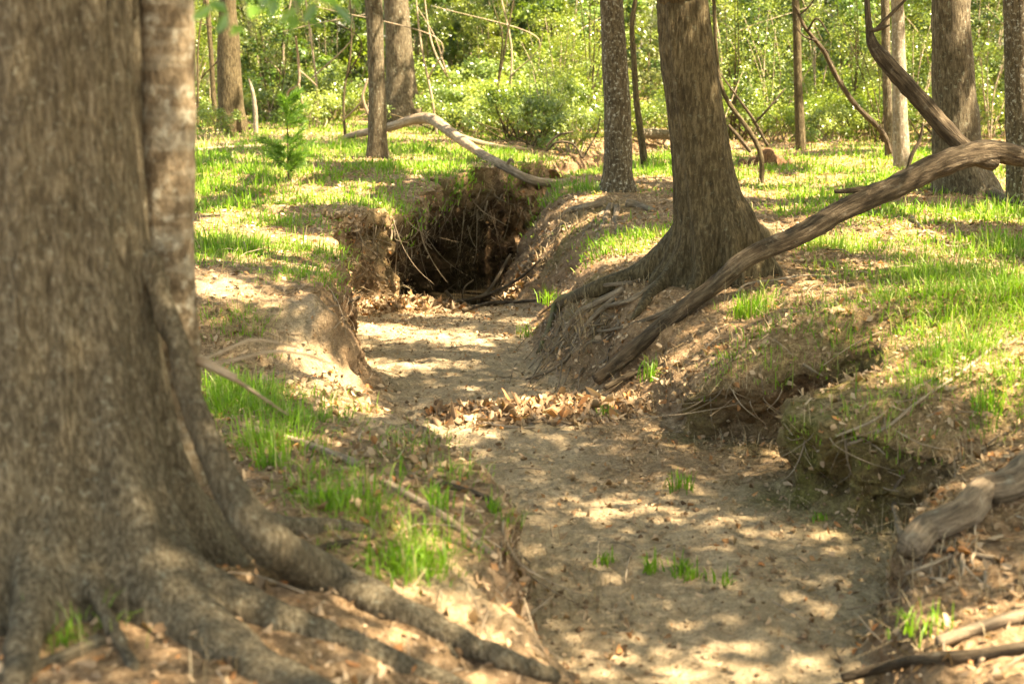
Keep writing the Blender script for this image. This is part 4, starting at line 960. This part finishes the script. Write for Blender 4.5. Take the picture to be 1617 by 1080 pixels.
# thin bare stems rising in the thicket
br = np.random.default_rng(61)
STEM_AT = ['thin bare stem left of the straight brown tree', 'thin bare stem behind the feathery young pine', 'thin bare stem right of the tan forked dead sapling', 'thin bare stem left of the dark slender tree on the mound', 'thin bare stem just right of the thick straight tree', 'thin bare stem above the bend of the arched pale log', 'thin bare stem above the sloping half of the arched log', 'thin bare stem above the arched log end', 'thin bare stem behind the arched leafless dead shrub', 'thin bare stem against the left edge of the lichen-flecked tree', 'thin bare stem touching the right edge of the big brown tree', 'thin bare stem above the low V-shaped dead branch', 'thin bare stem left of the thin dark sapling', 'thin bare stem right of the thin dark sapling', 'thin bare stem crossing the bent leaning branch', 'thin bare stem left of the slim pale trunk', 'thin bare stem left of the stout grey-brown tree', 'thin bare stem between the stout tree and the right edge']
for k, px in enumerate([312, 438, 500, 545, 690, 730, 770, 815, 905, 930, 1145, 1175, 1225, 1300, 1325, 1365, 1450, 1562]):
    y_ = 24 + 7 * br.random(); ln = br.normal() * 45
    rows_ = [(px, 245 - (y_ - 20) * 6, y_, 2.2), (px + ln * .25 + br.normal() * 6, 150, y_, 2.0), (px + ln * .6 + br.normal() * 8, 70, y_, 1.6), (px + ln, -40, y_, 1.2)]
    p2 = [(px + ln * .35, 125, y_, 1.3), (px + ln * .35 + br.normal() * 40, 60, y_ - .3, 1.0), (px + ln * .35 + br.normal() * 70, 10, y_ - .3, .6)]
    log('bare_stem', f'{STEM_AT[k]}', 'stem', [pp(rows_), pp(p2)], M['twig'] if k % 3 else M['bark_brown'], 'bare stems in the thicket', seg=7)

# exposed roots hanging from the cut banks
hang = 0
hr = np.random.default_rng(5)
def hang_root(px, py, ln, r_, out=.06):
    global hang
    p = hit(px, py); dx = hr.normal() * .16
    d = np.array([CAM[0] - p[0], CAM[1] - p[1], 0]); d /= np.linalg.norm(d)
    pts = [p - d * .05 + [0, 0, .03], p + d * out * .6, p + d * out + [dx * .4, 0, -ln * .4], p + d * (out * (.5 + hr.random())) + [dx, 0, -ln * .75], p + d * out * hr.random() * 1.2 + [dx * 1.6 + hr.normal() * .05, 0, -ln]]
    mb = MB(); mb.tube([[*q, r_ * (1 - .18 * k)] for k, q in enumerate(pts)], None, 6, 14, .1, hang % 13, 9)
    link('root', mb.mesh('root', M['twig'] if hang % 2 else M['root']), ground); hang += 1
for k in range(112):
    f = hr.random(); hang_root(612 + 232 * f + hr.normal() * 8, 330 - 46 * f + abs(hr.normal()) * 34, .12 + .55 * hr.random() ** 1.5, .003 + .010 * hr.random() ** 3, .03 + .10 * hr.random())
for k in range(20): hang_root(515 + 95 * hr.random(), 352 + abs(hr.normal()) * 25, .1 + .4 * hr.random(), .003 + .008 * hr.random() ** 2, .06 * hr.random())
for k in range(10): hang_root(1070 + 190 * hr.random(), 636 - 30 * hr.random(), .06 + .16 * hr.random(), .002 + .004 * hr.random(), .04)
for k in range(10): hang_root(1250 + 160 * hr.random(), 685 + 12 * hr.normal(), .06 + .16 * hr.random(), .002 + .004 * hr.random(), .04)
for k in range(14): hang_root(1440 + 120 * hr.random(), 885 + 15 * hr.normal(), .1 + .2 * hr.random(), .004 + .004 * hr.random(), .04)
for k in range(10): hang_root(880 + 110 * hr.random(), 350 + 12 * hr.normal(), .15 + .3 * hr.random(), .006 + .006 * hr.random(), .06)
for k in range(12): hang_root(780 + 50 * hr.random(), 860 + 25 * hr.normal(), .1 + .15 * hr.random(), .003 + .003 * hr.random(), .03)
# root strands raking down the bank below the big tree
for k in range(32):
    x0 = 870 + 130 * hr.random(); y0 = 475 + 65 * hr.random(); a = hr.uniform(.25, 1.6); ln = 30 + 70 * hr.random(); jt = lambda: hr.normal() * 9
    path = gpath([(x0, y0), (x0 - ln * .3 + jt(), y0 + ln * .25 * a + jt()), (x0 - ln * .5 + jt(), y0 + ln * .55 * a + jt()), (x0 - ln * .75 + jt(), y0 + ln * .8 * a + jt()), (x0 - ln + jt(), y0 + ln * a + jt())], .8, r=(.004 + .011 * hr.random() ** 2, .003))
    mb = MB(); mb.tube(path, None, 6, 22, .1, k, 9); link('root', mb.mesh('root', M['root']), ground)

# ------------------------------------------------------------------ heaps of leaves
def leaf_heap(label, px, py, rx, ry, h, n, ang=0):
    c0 = hit(px, py); r = np.random.default_rng(px)
    a = r.random(n) * 2 * np.pi; q = np.sqrt(r.random(n))
    lx, ly = q * np.cos(a) * rx, q * np.sin(a) * ry
    X = c0[0] + lx * math.cos(ang) - ly * math.sin(ang); Y = c0[1] + lx * math.sin(ang) + ly * math.cos(ang)
    zz = np.array([zat(x, y) for x, y in zip(X, Y)])
    prof = h * (1 - q ** 2) * (.7 + .6 * fbm2(X * 6, Y * 6, 5, 2))
    P = np.stack([X, Y, zz + prof * (r.random(n) ** .4)], 1); org = np.array([c0[0], c0[1], c0[2]])
    s = .025 + .075 * r.random(n) ** 1.4
    v, qd, c = leaf_cards(P - org, unit(np.array([[0, -.3, 1.0]]) + rand_unit(n, r) * .8), s, s * .55, litter_cols(n, r), r.normal(size=(n, 1)) * .6, r.normal(size=(n, 1)) * .5, r)
    return tag(link('leaf_heap', new_mesh('leaf_heap', v, [qd], M['litter'], False, c), None, org), label, 'leaf heap')
leaf_heap('heap of dry brown leaves in the middle of the gully bed', 850, 650, .72, .34, .10, 2000, .12)
leaf_heap('dam of sodden brown leaves and debris before the dark pool', 630, 490, .75, .35, .16, 1500, .1)
leaf_heap('leaves piled at the foot of the right bank by the pool', 800, 462, .35, .25, .12, 700)

# rotten stump
p = hit(1210, 262); t = thing('stump', 'crumbling orange rotten stump on the right woodland floor', 'stump', p)
for k, (dx, dy, h, r_) in enumerate([(0, 0, .22, .12), (.15, .05, .13, .10), (-.14, .04, .10, .10), (.34, .0, .06, .09), (-.30, 0, .05, .08)]):
    mb = MB(); mb.tube([[dx, dy, -.08, r_ * 1.2], [dx + .01, dy, h * .5, r_], [dx + .03, dy, h, r_ * .5]], None, 14, 10, .4, 80 + k, 7)
    link('chunk', mb.mesh('chunk', M['rotten']), t)

# ------------------------------------------------------------------ small plants
def tuft(label, px, py, n, hgt, spread, seed, wd=.0035, cols=None, group=None):
    p = hit(px, py); r = np.random.default_rng(seed)
    P = r.normal(size=(n, 3)) * spread * [1, 1, 0]
    P[:, 2] = -.01
    v, q, t3, c = blades(P, hgt * (.55 + .5 * r.random(n)), wd, grass_cols(n, r, .03) if cols is None else cols(n, r), .45, r)
    return tag(link('grass_tuft', new_mesh('grass_tuft', v, [q, t3], M['grass'], True, c), None, p), label, 'grass tuft', group or 'grass tufts')
for k, (lab, px, py, n, h, s) in enumerate([
    ('narrow green grass tuft, left of the pair in the bare gully bed', 1026, 905, 26, .15, .018),
    ('wider green grass tuft, right of the pair in the bare gully bed', 1080, 910, 60, .14, .035),
    ('small grass tuft left of the pair in the gully bed', 955, 888, 30, .09, .022),
    ('grass tuft near the mid gully bed below the right bank', 1073, 772, 34, .15, .04),
    ('bright yellow-green tuft at the lower right bank foot', 1458, 1000, 40, .16, .05),
    ('lone sprout of grass right of the pair in the bed', 1145, 920, 16, .10, .02),
    ('short grass sprouts on the bed foot below the mossy clod', 1290, 820, 16, .08, .02),
    ('bright sunlit grass tuft under the slanting grey log', 1185, 500, 110, .22, .06),
    ('small tuft by the lower end of the slanting grey log', 1028, 598, 40, .2, .04),
    ('grass tuft on the left bank lip above the bed', 780, 808, 24, .12, .02),
    ('tall grass tuft among roots of the left bank', 690, 800, 30, .17, .03),
    ('bright grass clump glowing in sun on the left bank', 640, 905, 150, .17, .07),
    ('grass tuft at the edge of the pool debris on the right', 868, 478, 60, .2, .06),
    ('little tuft at the gully bed margin near the pool', 832, 530, 40, .17, .06),
    ('green tuft behind the leaf heap', 955, 660, 50, .12, .032),
    ('green tuft hanging on the right bank edge', 1560, 650, 50, .2, .04),
    ('grass tuft beside the near tree roots at bottom left', 100, 1012, 24, .08, .03),
    ('sprig of grass on the sloping left bank', 520, 800, 40, .15, .04),
    ('yellow-green grass clump beside the near tree', 425, 735, 60, .16, .05)]):
    tuft(lab, px, py, n, h, s, 200 + k, .004)

# feathery pine sapling
p = hit(455, 283); r = np.random.default_rng(17)
t = thing('pine_sapling', 'feathery young pine sapling on the left grassy bank', 'sapling', p)
mb = MB(); mb.tube([[0, 0, -.05, .012], [.01, 0, .4, .009], [0, .01, .9, .004]], None, 7, 16, .05, 2); link('stem', mb.mesh('stem', M['bark_brown']), t)
Pn, An = [], []
for zt in np.concatenate([np.linspace(.06, .40, 22), np.linspace(.60, .90, 14)]):
    a = r.random() * 6.283; ln = .36 * (1 - zt * .55) * (.6 + .5 * r.random()) if zt < .52 else .24 * (1.2 - zt) * 2 * (.6 + .5 * r.random())
    d = np.array([math.cos(a), math.sin(a), .1 + .9 * r.random()])
    for f in np.linspace(.15, 1, 12):
        c0 = np.array([0, 0, zt]) + d * ln * f
        m_ = 12; Pn.append(np.repeat(c0[None], m_, 0)); An.append(unit(d[None] + rand_unit(m_, r) * .9))
Pn = np.concatenate(Pn); An = np.concatenate(An); n = len(Pn)
sd = unit(np.cross(An, rand_unit(n, r))) * .0032; ln = (.07 + .06 * r.random(n))[:, None]
v = np.stack([Pn - sd, Pn + sd, Pn + An * ln], 1).reshape(-1, 3)
c = np.repeat(mixcol((.05, .13, .02), (.13, .25, .035), r.random(n)), 3, axis=0)
link('foliage', new_mesh('foliage', v, [np.arange(n * 3).reshape(-1, 3)], M['grass'], False, c), t)

# overhanging leafy spray near the lens at the top
t = thing('hanging_spray', 'blurred bright green leaf spray hanging in at the top left', 'leaf spray', at(450, -120, 3.55))
o0 = np.array(t.location); r = np.random.default_rng(23)
mb = MB()
for a, b in [((330, -60), (545, 25)), ((420, -80), (480, 40)), ((360, -60), (400, 60)), ((500, -60), (560, 20)), ((450, -120), (440, -40))]:
    mb.tube([[*at(*a, 3.6), .004], [*at((a[0] + b[0]) / 2, (a[1] + b[1]) / 2 - 10, 3.58), .003], [*at(*b, 3.55), .0015]], None, 6, 10, .05, 3)
link('branch', mb.mesh('branch', M['twig'], o0), t)
lp = [(455, 25), (490, 20), (540, 22), (500, 40), (430, 8), (470, 2), (400, 18), (375, 48), (345, 12), (520, 4), (350, 38), (415, -5), (445, -15), (530, -12), (385, -8), (560, 5), (480, -25), (462, 36), (320, 20)]
for k, (a, b) in enumerate(lp):
    P1 = at(a, b, 3.55 + .12 * r.normal())[None] - o0
    v, q, c = leaf_cards(P1, unit(np.array([[.3, -.6, .6]]) + rand_unit(1, r) * .5), .055 + .02 * r.random(), .032, mixcol((.06, .15, .02), (.13, .26, .03), r.random(1)), .2, -.15, r)
    link('leaf', new_mesh('leaf', v, [q], M['leaf'], True, c), t)

# ------------------------------------------------------------------ thicket shrubs
def shrub_mesh(seed, Rr, H, nl, c1, c2, leaf=.06, low=.1, clumps=34):
    r = np.random.default_rng(seed)
    C = r.normal(size=(clumps, 3)) * [Rr * .5, Rr * .5, 0]; C[:, 2] = H * (low + (1 - low) * r.random(clumps) ** .8)
    taper = 1.15 - .55 * C[:, 2] / H; C[:, 0] *= taper; C[:, 1] *= taper
    cs = (.16 + .24 * r.random(clumps)) * Rr * .8
    k = r.integers(0, clumps, nl)
    D = rand_unit(nl, r) * (r.random(nl) ** .5)[:, None]
    P = C[k] + D * cs[k][:, None] * [1, 1, .75]
    P[:, 2] = np.maximum(P[:, 2], .02)
    N = unit(D * .7 + rand_unit(nl, r) * .6 + [[.2, -.1, .5]])
    hue = np.clip(.5 + .42 * r.normal(size=clumps)[k] + .28 * r.normal(size=nl), 0, 1)
    s = leaf * (.7 + .6 * r.random(nl))
    v, q, c = quad_leaves(P, N, s, s * .55, mixcol(c1, c2, hue), r)
    fo = new_mesh('foliage', v, [q], M['leaf'], False, c)
    mb = MB()
    for e in range(9):
        tgt = C[r.integers(0, clumps)]; b = r.normal(size=3) * [.12, .12, 0]
        mb.tube([[b[0], b[1], -.1, .018], [*(b * .6 + tgt * .45 + r.normal(size=3) * .08), .013], [*tgt, .005]], None, 5, 9, .08, e)
    return fo, mb.mesh('stem', M['bark_brown'] if seed % 2 else M['twig'])
DK, MD, YL, PL = (0.025, 0.055, 0.012), (0.07, 0.125, 0.022), (0.21, 0.27, 0.04), (0.32, 0.35, 0.15)
KINDS = {
 'dark': [shrub_mesh(301, 1.3, 3.4, 9000, DK, MD), shrub_mesh(302, 1.5, 3.0, 9000, DK, (0.10, .17, .035))],
 'mid': [shrub_mesh(303, 1.3, 3.0, 7500, (0.06, .11, .02), YL), shrub_mesh(304, 1.2, 3.6, 7500, MD, YL)],
 'yellow': [shrub_mesh(305, 1.3, 3.2, 6500, MD, (0.25, .30, .05)), shrub_mesh(306, 1.1, 2.6, 5500, (0.11, .17, .03), (0.27, .31, .06), .055)],
 'pale': [shrub_mesh(307, 1.2, 3.2, 6500, (0.12, .16, .05), PL), shrub_mesh(308, 1.3, 2.8, 6500, MD, PL)],
 'low': [shrub_mesh(309, .9, .75, 3600, (0.08, .14, .025), (0.22, .29, .05), .05, .1, 26), shrub_mesh(310, .8, .6, 2800, (0.10, .17, .03), (0.25, .31, .06), .045, .1, 22)],
 'broad': [shrub_mesh(313, 1.3, 3.0, 2600, (0.04, .09, .018), (0.13, .22, .035), .13, .15, 30), shrub_mesh(314, 1.2, 2.6, 2400, (0.06, .11, .02), (0.2, .28, .045), .12, .15, 30)],
 'airy': [shrub_mesh(311, 1.2, 3.0, 2400, MD, (0.26, .31, .06), .055, .2, 40), shrub_mesh(312, 1.3, 2.6, 2600, (0.10, .16, .03), YL, .05, .2, 40)]}
sr = np.random.default_rng(77)
def shrub(kind, px, Y, s, label, group):
    p = at(px, 200, Y); z = zat(p[0], p[1]); b = (p[0], p[1], z)
    fo, st = KINDS[kind][int(sr.integers(0, 2))]
    t = thing('shrub', label, 'shrub', b, group); t.rotation_euler.z = sr.random() * 6.28; t.scale = (s, s, s * (.9 + .25 * sr.random()))
    link('stem', st, t); link('foliage', fo, t)
SH = [
 # left thicket
 ('pale', 312, 32, 1.0), ('mid', 300, 34, 1.2), ('yellow', 405, 33, 1.0), ('pale', 425, 35, 1.15), ('dark', 450, 36, 1.2), ('dark', 500, 35, 1.15), ('dark', 540, 37, 1.25), ('mid', 470, 33, .75), ('dark', 570, 34, 1.0), ('mid', 385, 37, 1.3), ('pale', 345, 38, 1.3), ('dark', 520, 33, .8), ('low', 520, 29, 1.1), ('low', 545, 30, 1.0),
 # centre
 ('pale', 680, 37, 1.15), ('pale', 735, 36, 1.1), ('dark', 705, 40, 1.3), ('mid', 760, 38, 1.2), ('yellow', 800, 36, 1.0), ('yellow', 780, 32, .8), ('mid', 850, 36, 1.2), ('dark', 720, 33.5, .6), ('yellow', 880, 33, 1.0), ('yellow', 910, 29, .85), ('mid', 830, 40, 1.35), ('pale', 900, 40, 1.3), ('airy', 880, 27, .9), ('airy', 930, 25, .8), ('mid', 940, 34, 1.15), ('yellow', 1010, 33, 1.1), ('pale', 1030, 30, .9), ('mid', 1000, 38, 1.3),
 ('low', 700, 31, 1.2), ('low', 740, 27, 1.3), ('low', 780, 26, 1.3), ('low', 820, 25, 1.2), ('low', 860, 24, 1.1), ('low', 900, 23.5, 1.1), ('low', 760, 30, 1.4), ('low', 840, 29, 1.5), ('low', 930, 27, 1.3), ('low', 715, 31, 1.3),
 # right
 ('yellow', 1150, 31, 1.1), ('airy', 1160, 24, .85), ('airy', 1210, 25, .9), ('mid', 1190, 36, 1.25), ('pale', 1230, 33, 1.0), ('yellow', 1270, 32, 1.05), ('airy', 1290, 26, .9), ('mid', 1310, 35, 1.2), ('yellow', 1340, 31, 1.0), ('airy', 1350, 25, .85), ('pale', 1370, 36, 1.2), ('yellow', 1400, 34, 1.05), ('mid', 1440, 33, 1.1), ('airy', 1450, 26, .85), ('dark', 1460, 37, 1.25), ('yellow', 1500, 35, 1.1), ('mid', 1560, 31, 1.0), ('airy', 1570, 24, .8), ('pale', 1590, 34, 1.1), ('mid', 1630, 35, 1.2), ('yellow', 1240, 38, 1.3), ('yellow', 1540, 38, 1.3), ('low', 1240, 27, 1.2), ('low', 1320, 28, 1.3), ('low', 1150, 27, 1.1), ('low', 1380, 29, 1.2),
 ('broad', 420, 31, .9), ('broad', 560, 33, 1.0), ('broad', 700, 35, 1.0), ('broad', 860, 31, .9), ('broad', 960, 31, .9), ('broad', 1170, 29, .9), ('broad', 1330, 29, .9), ('broad', 1480, 30, .9), ('broad', 1600, 29, .9), ('dark', 820, 34, .8), ('dark', 1220, 35, 1.1), ('dark', 1350, 34, 1.0), ('dark', 1510, 33, .9), ('dark', 420, 38, 1.2), ('dark', 930, 37, 1.1),
 ('low', 700, 26, 1.0), ('low', 760, 25, 1.1), ('low', 810, 23.5, 1.0), ('low', 850, 22.5, .9), ('low', 905, 22, .9), ('low', 1230, 23.5, .9), ('low', 1310, 23, .9), ('low', 1400, 24, 1.0), ('low', 500, 27, 1.0), ('low', 335, 24, .8),
 ('low', 640, 30, 1.4), ('low', 520, 31, 1.4), ('low', 380, 31, 1.4), ('low', 1120, 25, 1.2), ('low', 1210, 29, 1.4), ('low', 1270, 30, 1.5), ('low', 1340, 24, .9), ('low', 1420, 31, 1.5), ('low', 1480, 23, .9), ('low', 1580, 29, 1.4), ('low', 980, 25, 1.1), ('low', 1040, 26, 1.2), ('low', 880, 27, 1.5), ('mid', 790, 34, 1.0), ('yellow', 730, 33, .8), ('mid', 1160, 33, 1.0), ('yellow', 1210, 31, .9), ('pale', 1300, 33, .9), ('mid', 1380, 32, .9), ('yellow', 1470, 33, .9), ('yellow', 900, 36, 1.2), ('mid', 500, 32, .7), ('pale', 380, 34, 1.0), ('yellow', 340, 33, .9), ('mid', 430, 32, .8), ('yellow', 1600, 32, 1.0), ('pale', 1530, 32, .9), ('mid', 640, 36, 1.1),
 ('low', 1180, 24, 1.0), ('low', 1290, 25, 1.1), ('low', 1360, 26, 1.2), ('low', 1460, 27, 1.2), ('low', 1540, 26, 1.0), ('low', 1600, 25, 1.1), ('low', 300, 29, 1.0), ('low', 430, 29, 1.1), ('low', 480, 30, 1.3), ('mid', 330, 42, 1.5), ('mid', 300, 45, 1.5), ('dark', 480, 42, 1.5), ('mid', 1130, 42, 1.5), ('yellow', 1420, 42, 1.5), ('mid', 980, 44, 1.5), ('yellow', 760, 44, 1.5), ('airy', 1120, 22.5, .7), ('airy', 1500, 24, .8), ('airy', 1390, 23, .7), ('airy', 860, 23, .6), ('airy', 440, 29, .8), ('airy', 310, 30, .8),
 ('mid', 1080, 37, 1.3), ('yellow', 1100, 33, 1.1), ('mid', 620, 40, 1.3), ('pale', 650, 43, 1.4)]
WHERE = [(0, 400, 'around the straight brown tree'), (400, 600, 'left of the thick straight tree'), (600, 780, 'just right of the thick straight tree'), (780, 1040, 'behind the lichen-flecked tree'), (1040, 1380, 'beside the thin dark sapling'), (1380, 2000, 'behind the stout grey tree')]
WORD = {'dark': 'dark evergreen shrub', 'mid': 'mid-green leafy shrub', 'yellow': 'yellow-green sunlit shrub', 'pale': 'pale glossy-leaved shrub', 'low': 'knee-high green shrub', 'broad': 'broad-leaved shrub', 'airy': 'thin airy young shrub'}
ORD = ['first', 'second', 'third', 'fourth', 'fifth', 'sixth', 'seventh', 'eighth', 'ninth', 'tenth', 'eleventh', 'twelfth', 'thirteenth', 'fourteenth', 'fifteenth', 'sixteenth', 'seventeenth', 'eighteenth', 'nineteenth', 'twentieth', 'twenty-first', 'twenty-second', 'twenty-third', 'twenty-fourth']
keyed = {}
for e in SH:
    wh = [w_[2] for w_ in WHERE if w_[0] <= e[1] < w_[1]][0]
    keyed.setdefault((e[0], wh), []).append(e)
for (kd, wh), lst in keyed.items():
    for q_, (k, px, Y, s) in enumerate(sorted(lst, key=lambda e: e[1])):
        shrub(k, px, Y, s, f'{WORD[k]} {wh}' + (f', {ORD[q_]} from the left' if len(lst) > 1 else ''), f'{WORD[k]}s {wh}')

# ------------------------------------------------------------------ the far wood that closes the view
fr_ = np.random.default_rng(55)
n = 95000
ang = fr_.uniform(-.62, .62, n); dd = 42 + 20 * fr_.random(n) ** 1.2
X, Y = dd * np.sin(ang), dd * np.cos(ang)
H = 9 * fr_.random(n) ** 1.1
den = fbm3(X * .5, Y * .3, H * .6, 131, 3)
k = den > -.18
X, Y, H, den = X[k], Y[k], H[k], den[k]; n = len(X)
s = .2 + .18 * fr_.random(n)
v, q, c = quad_leaves(np.stack([X, Y, H + .1], 1), unit(rand_unit(n, fr_) * .8 + [[.1, -.4, .6]]), s, s * .6, mixcol((0.05, .09, .018), (0.20, .26, .05), np.clip(.45 + den + .2 * fr_.normal(size=n), 0, 1)), fr_)
mbx = new_mesh('far_wood', v, [q], M['leaf'], False, c)
tag(link('far_wood', mbx), 'distant mass of sunlit green foliage closing the view', 'woodland', None, 'stuff')
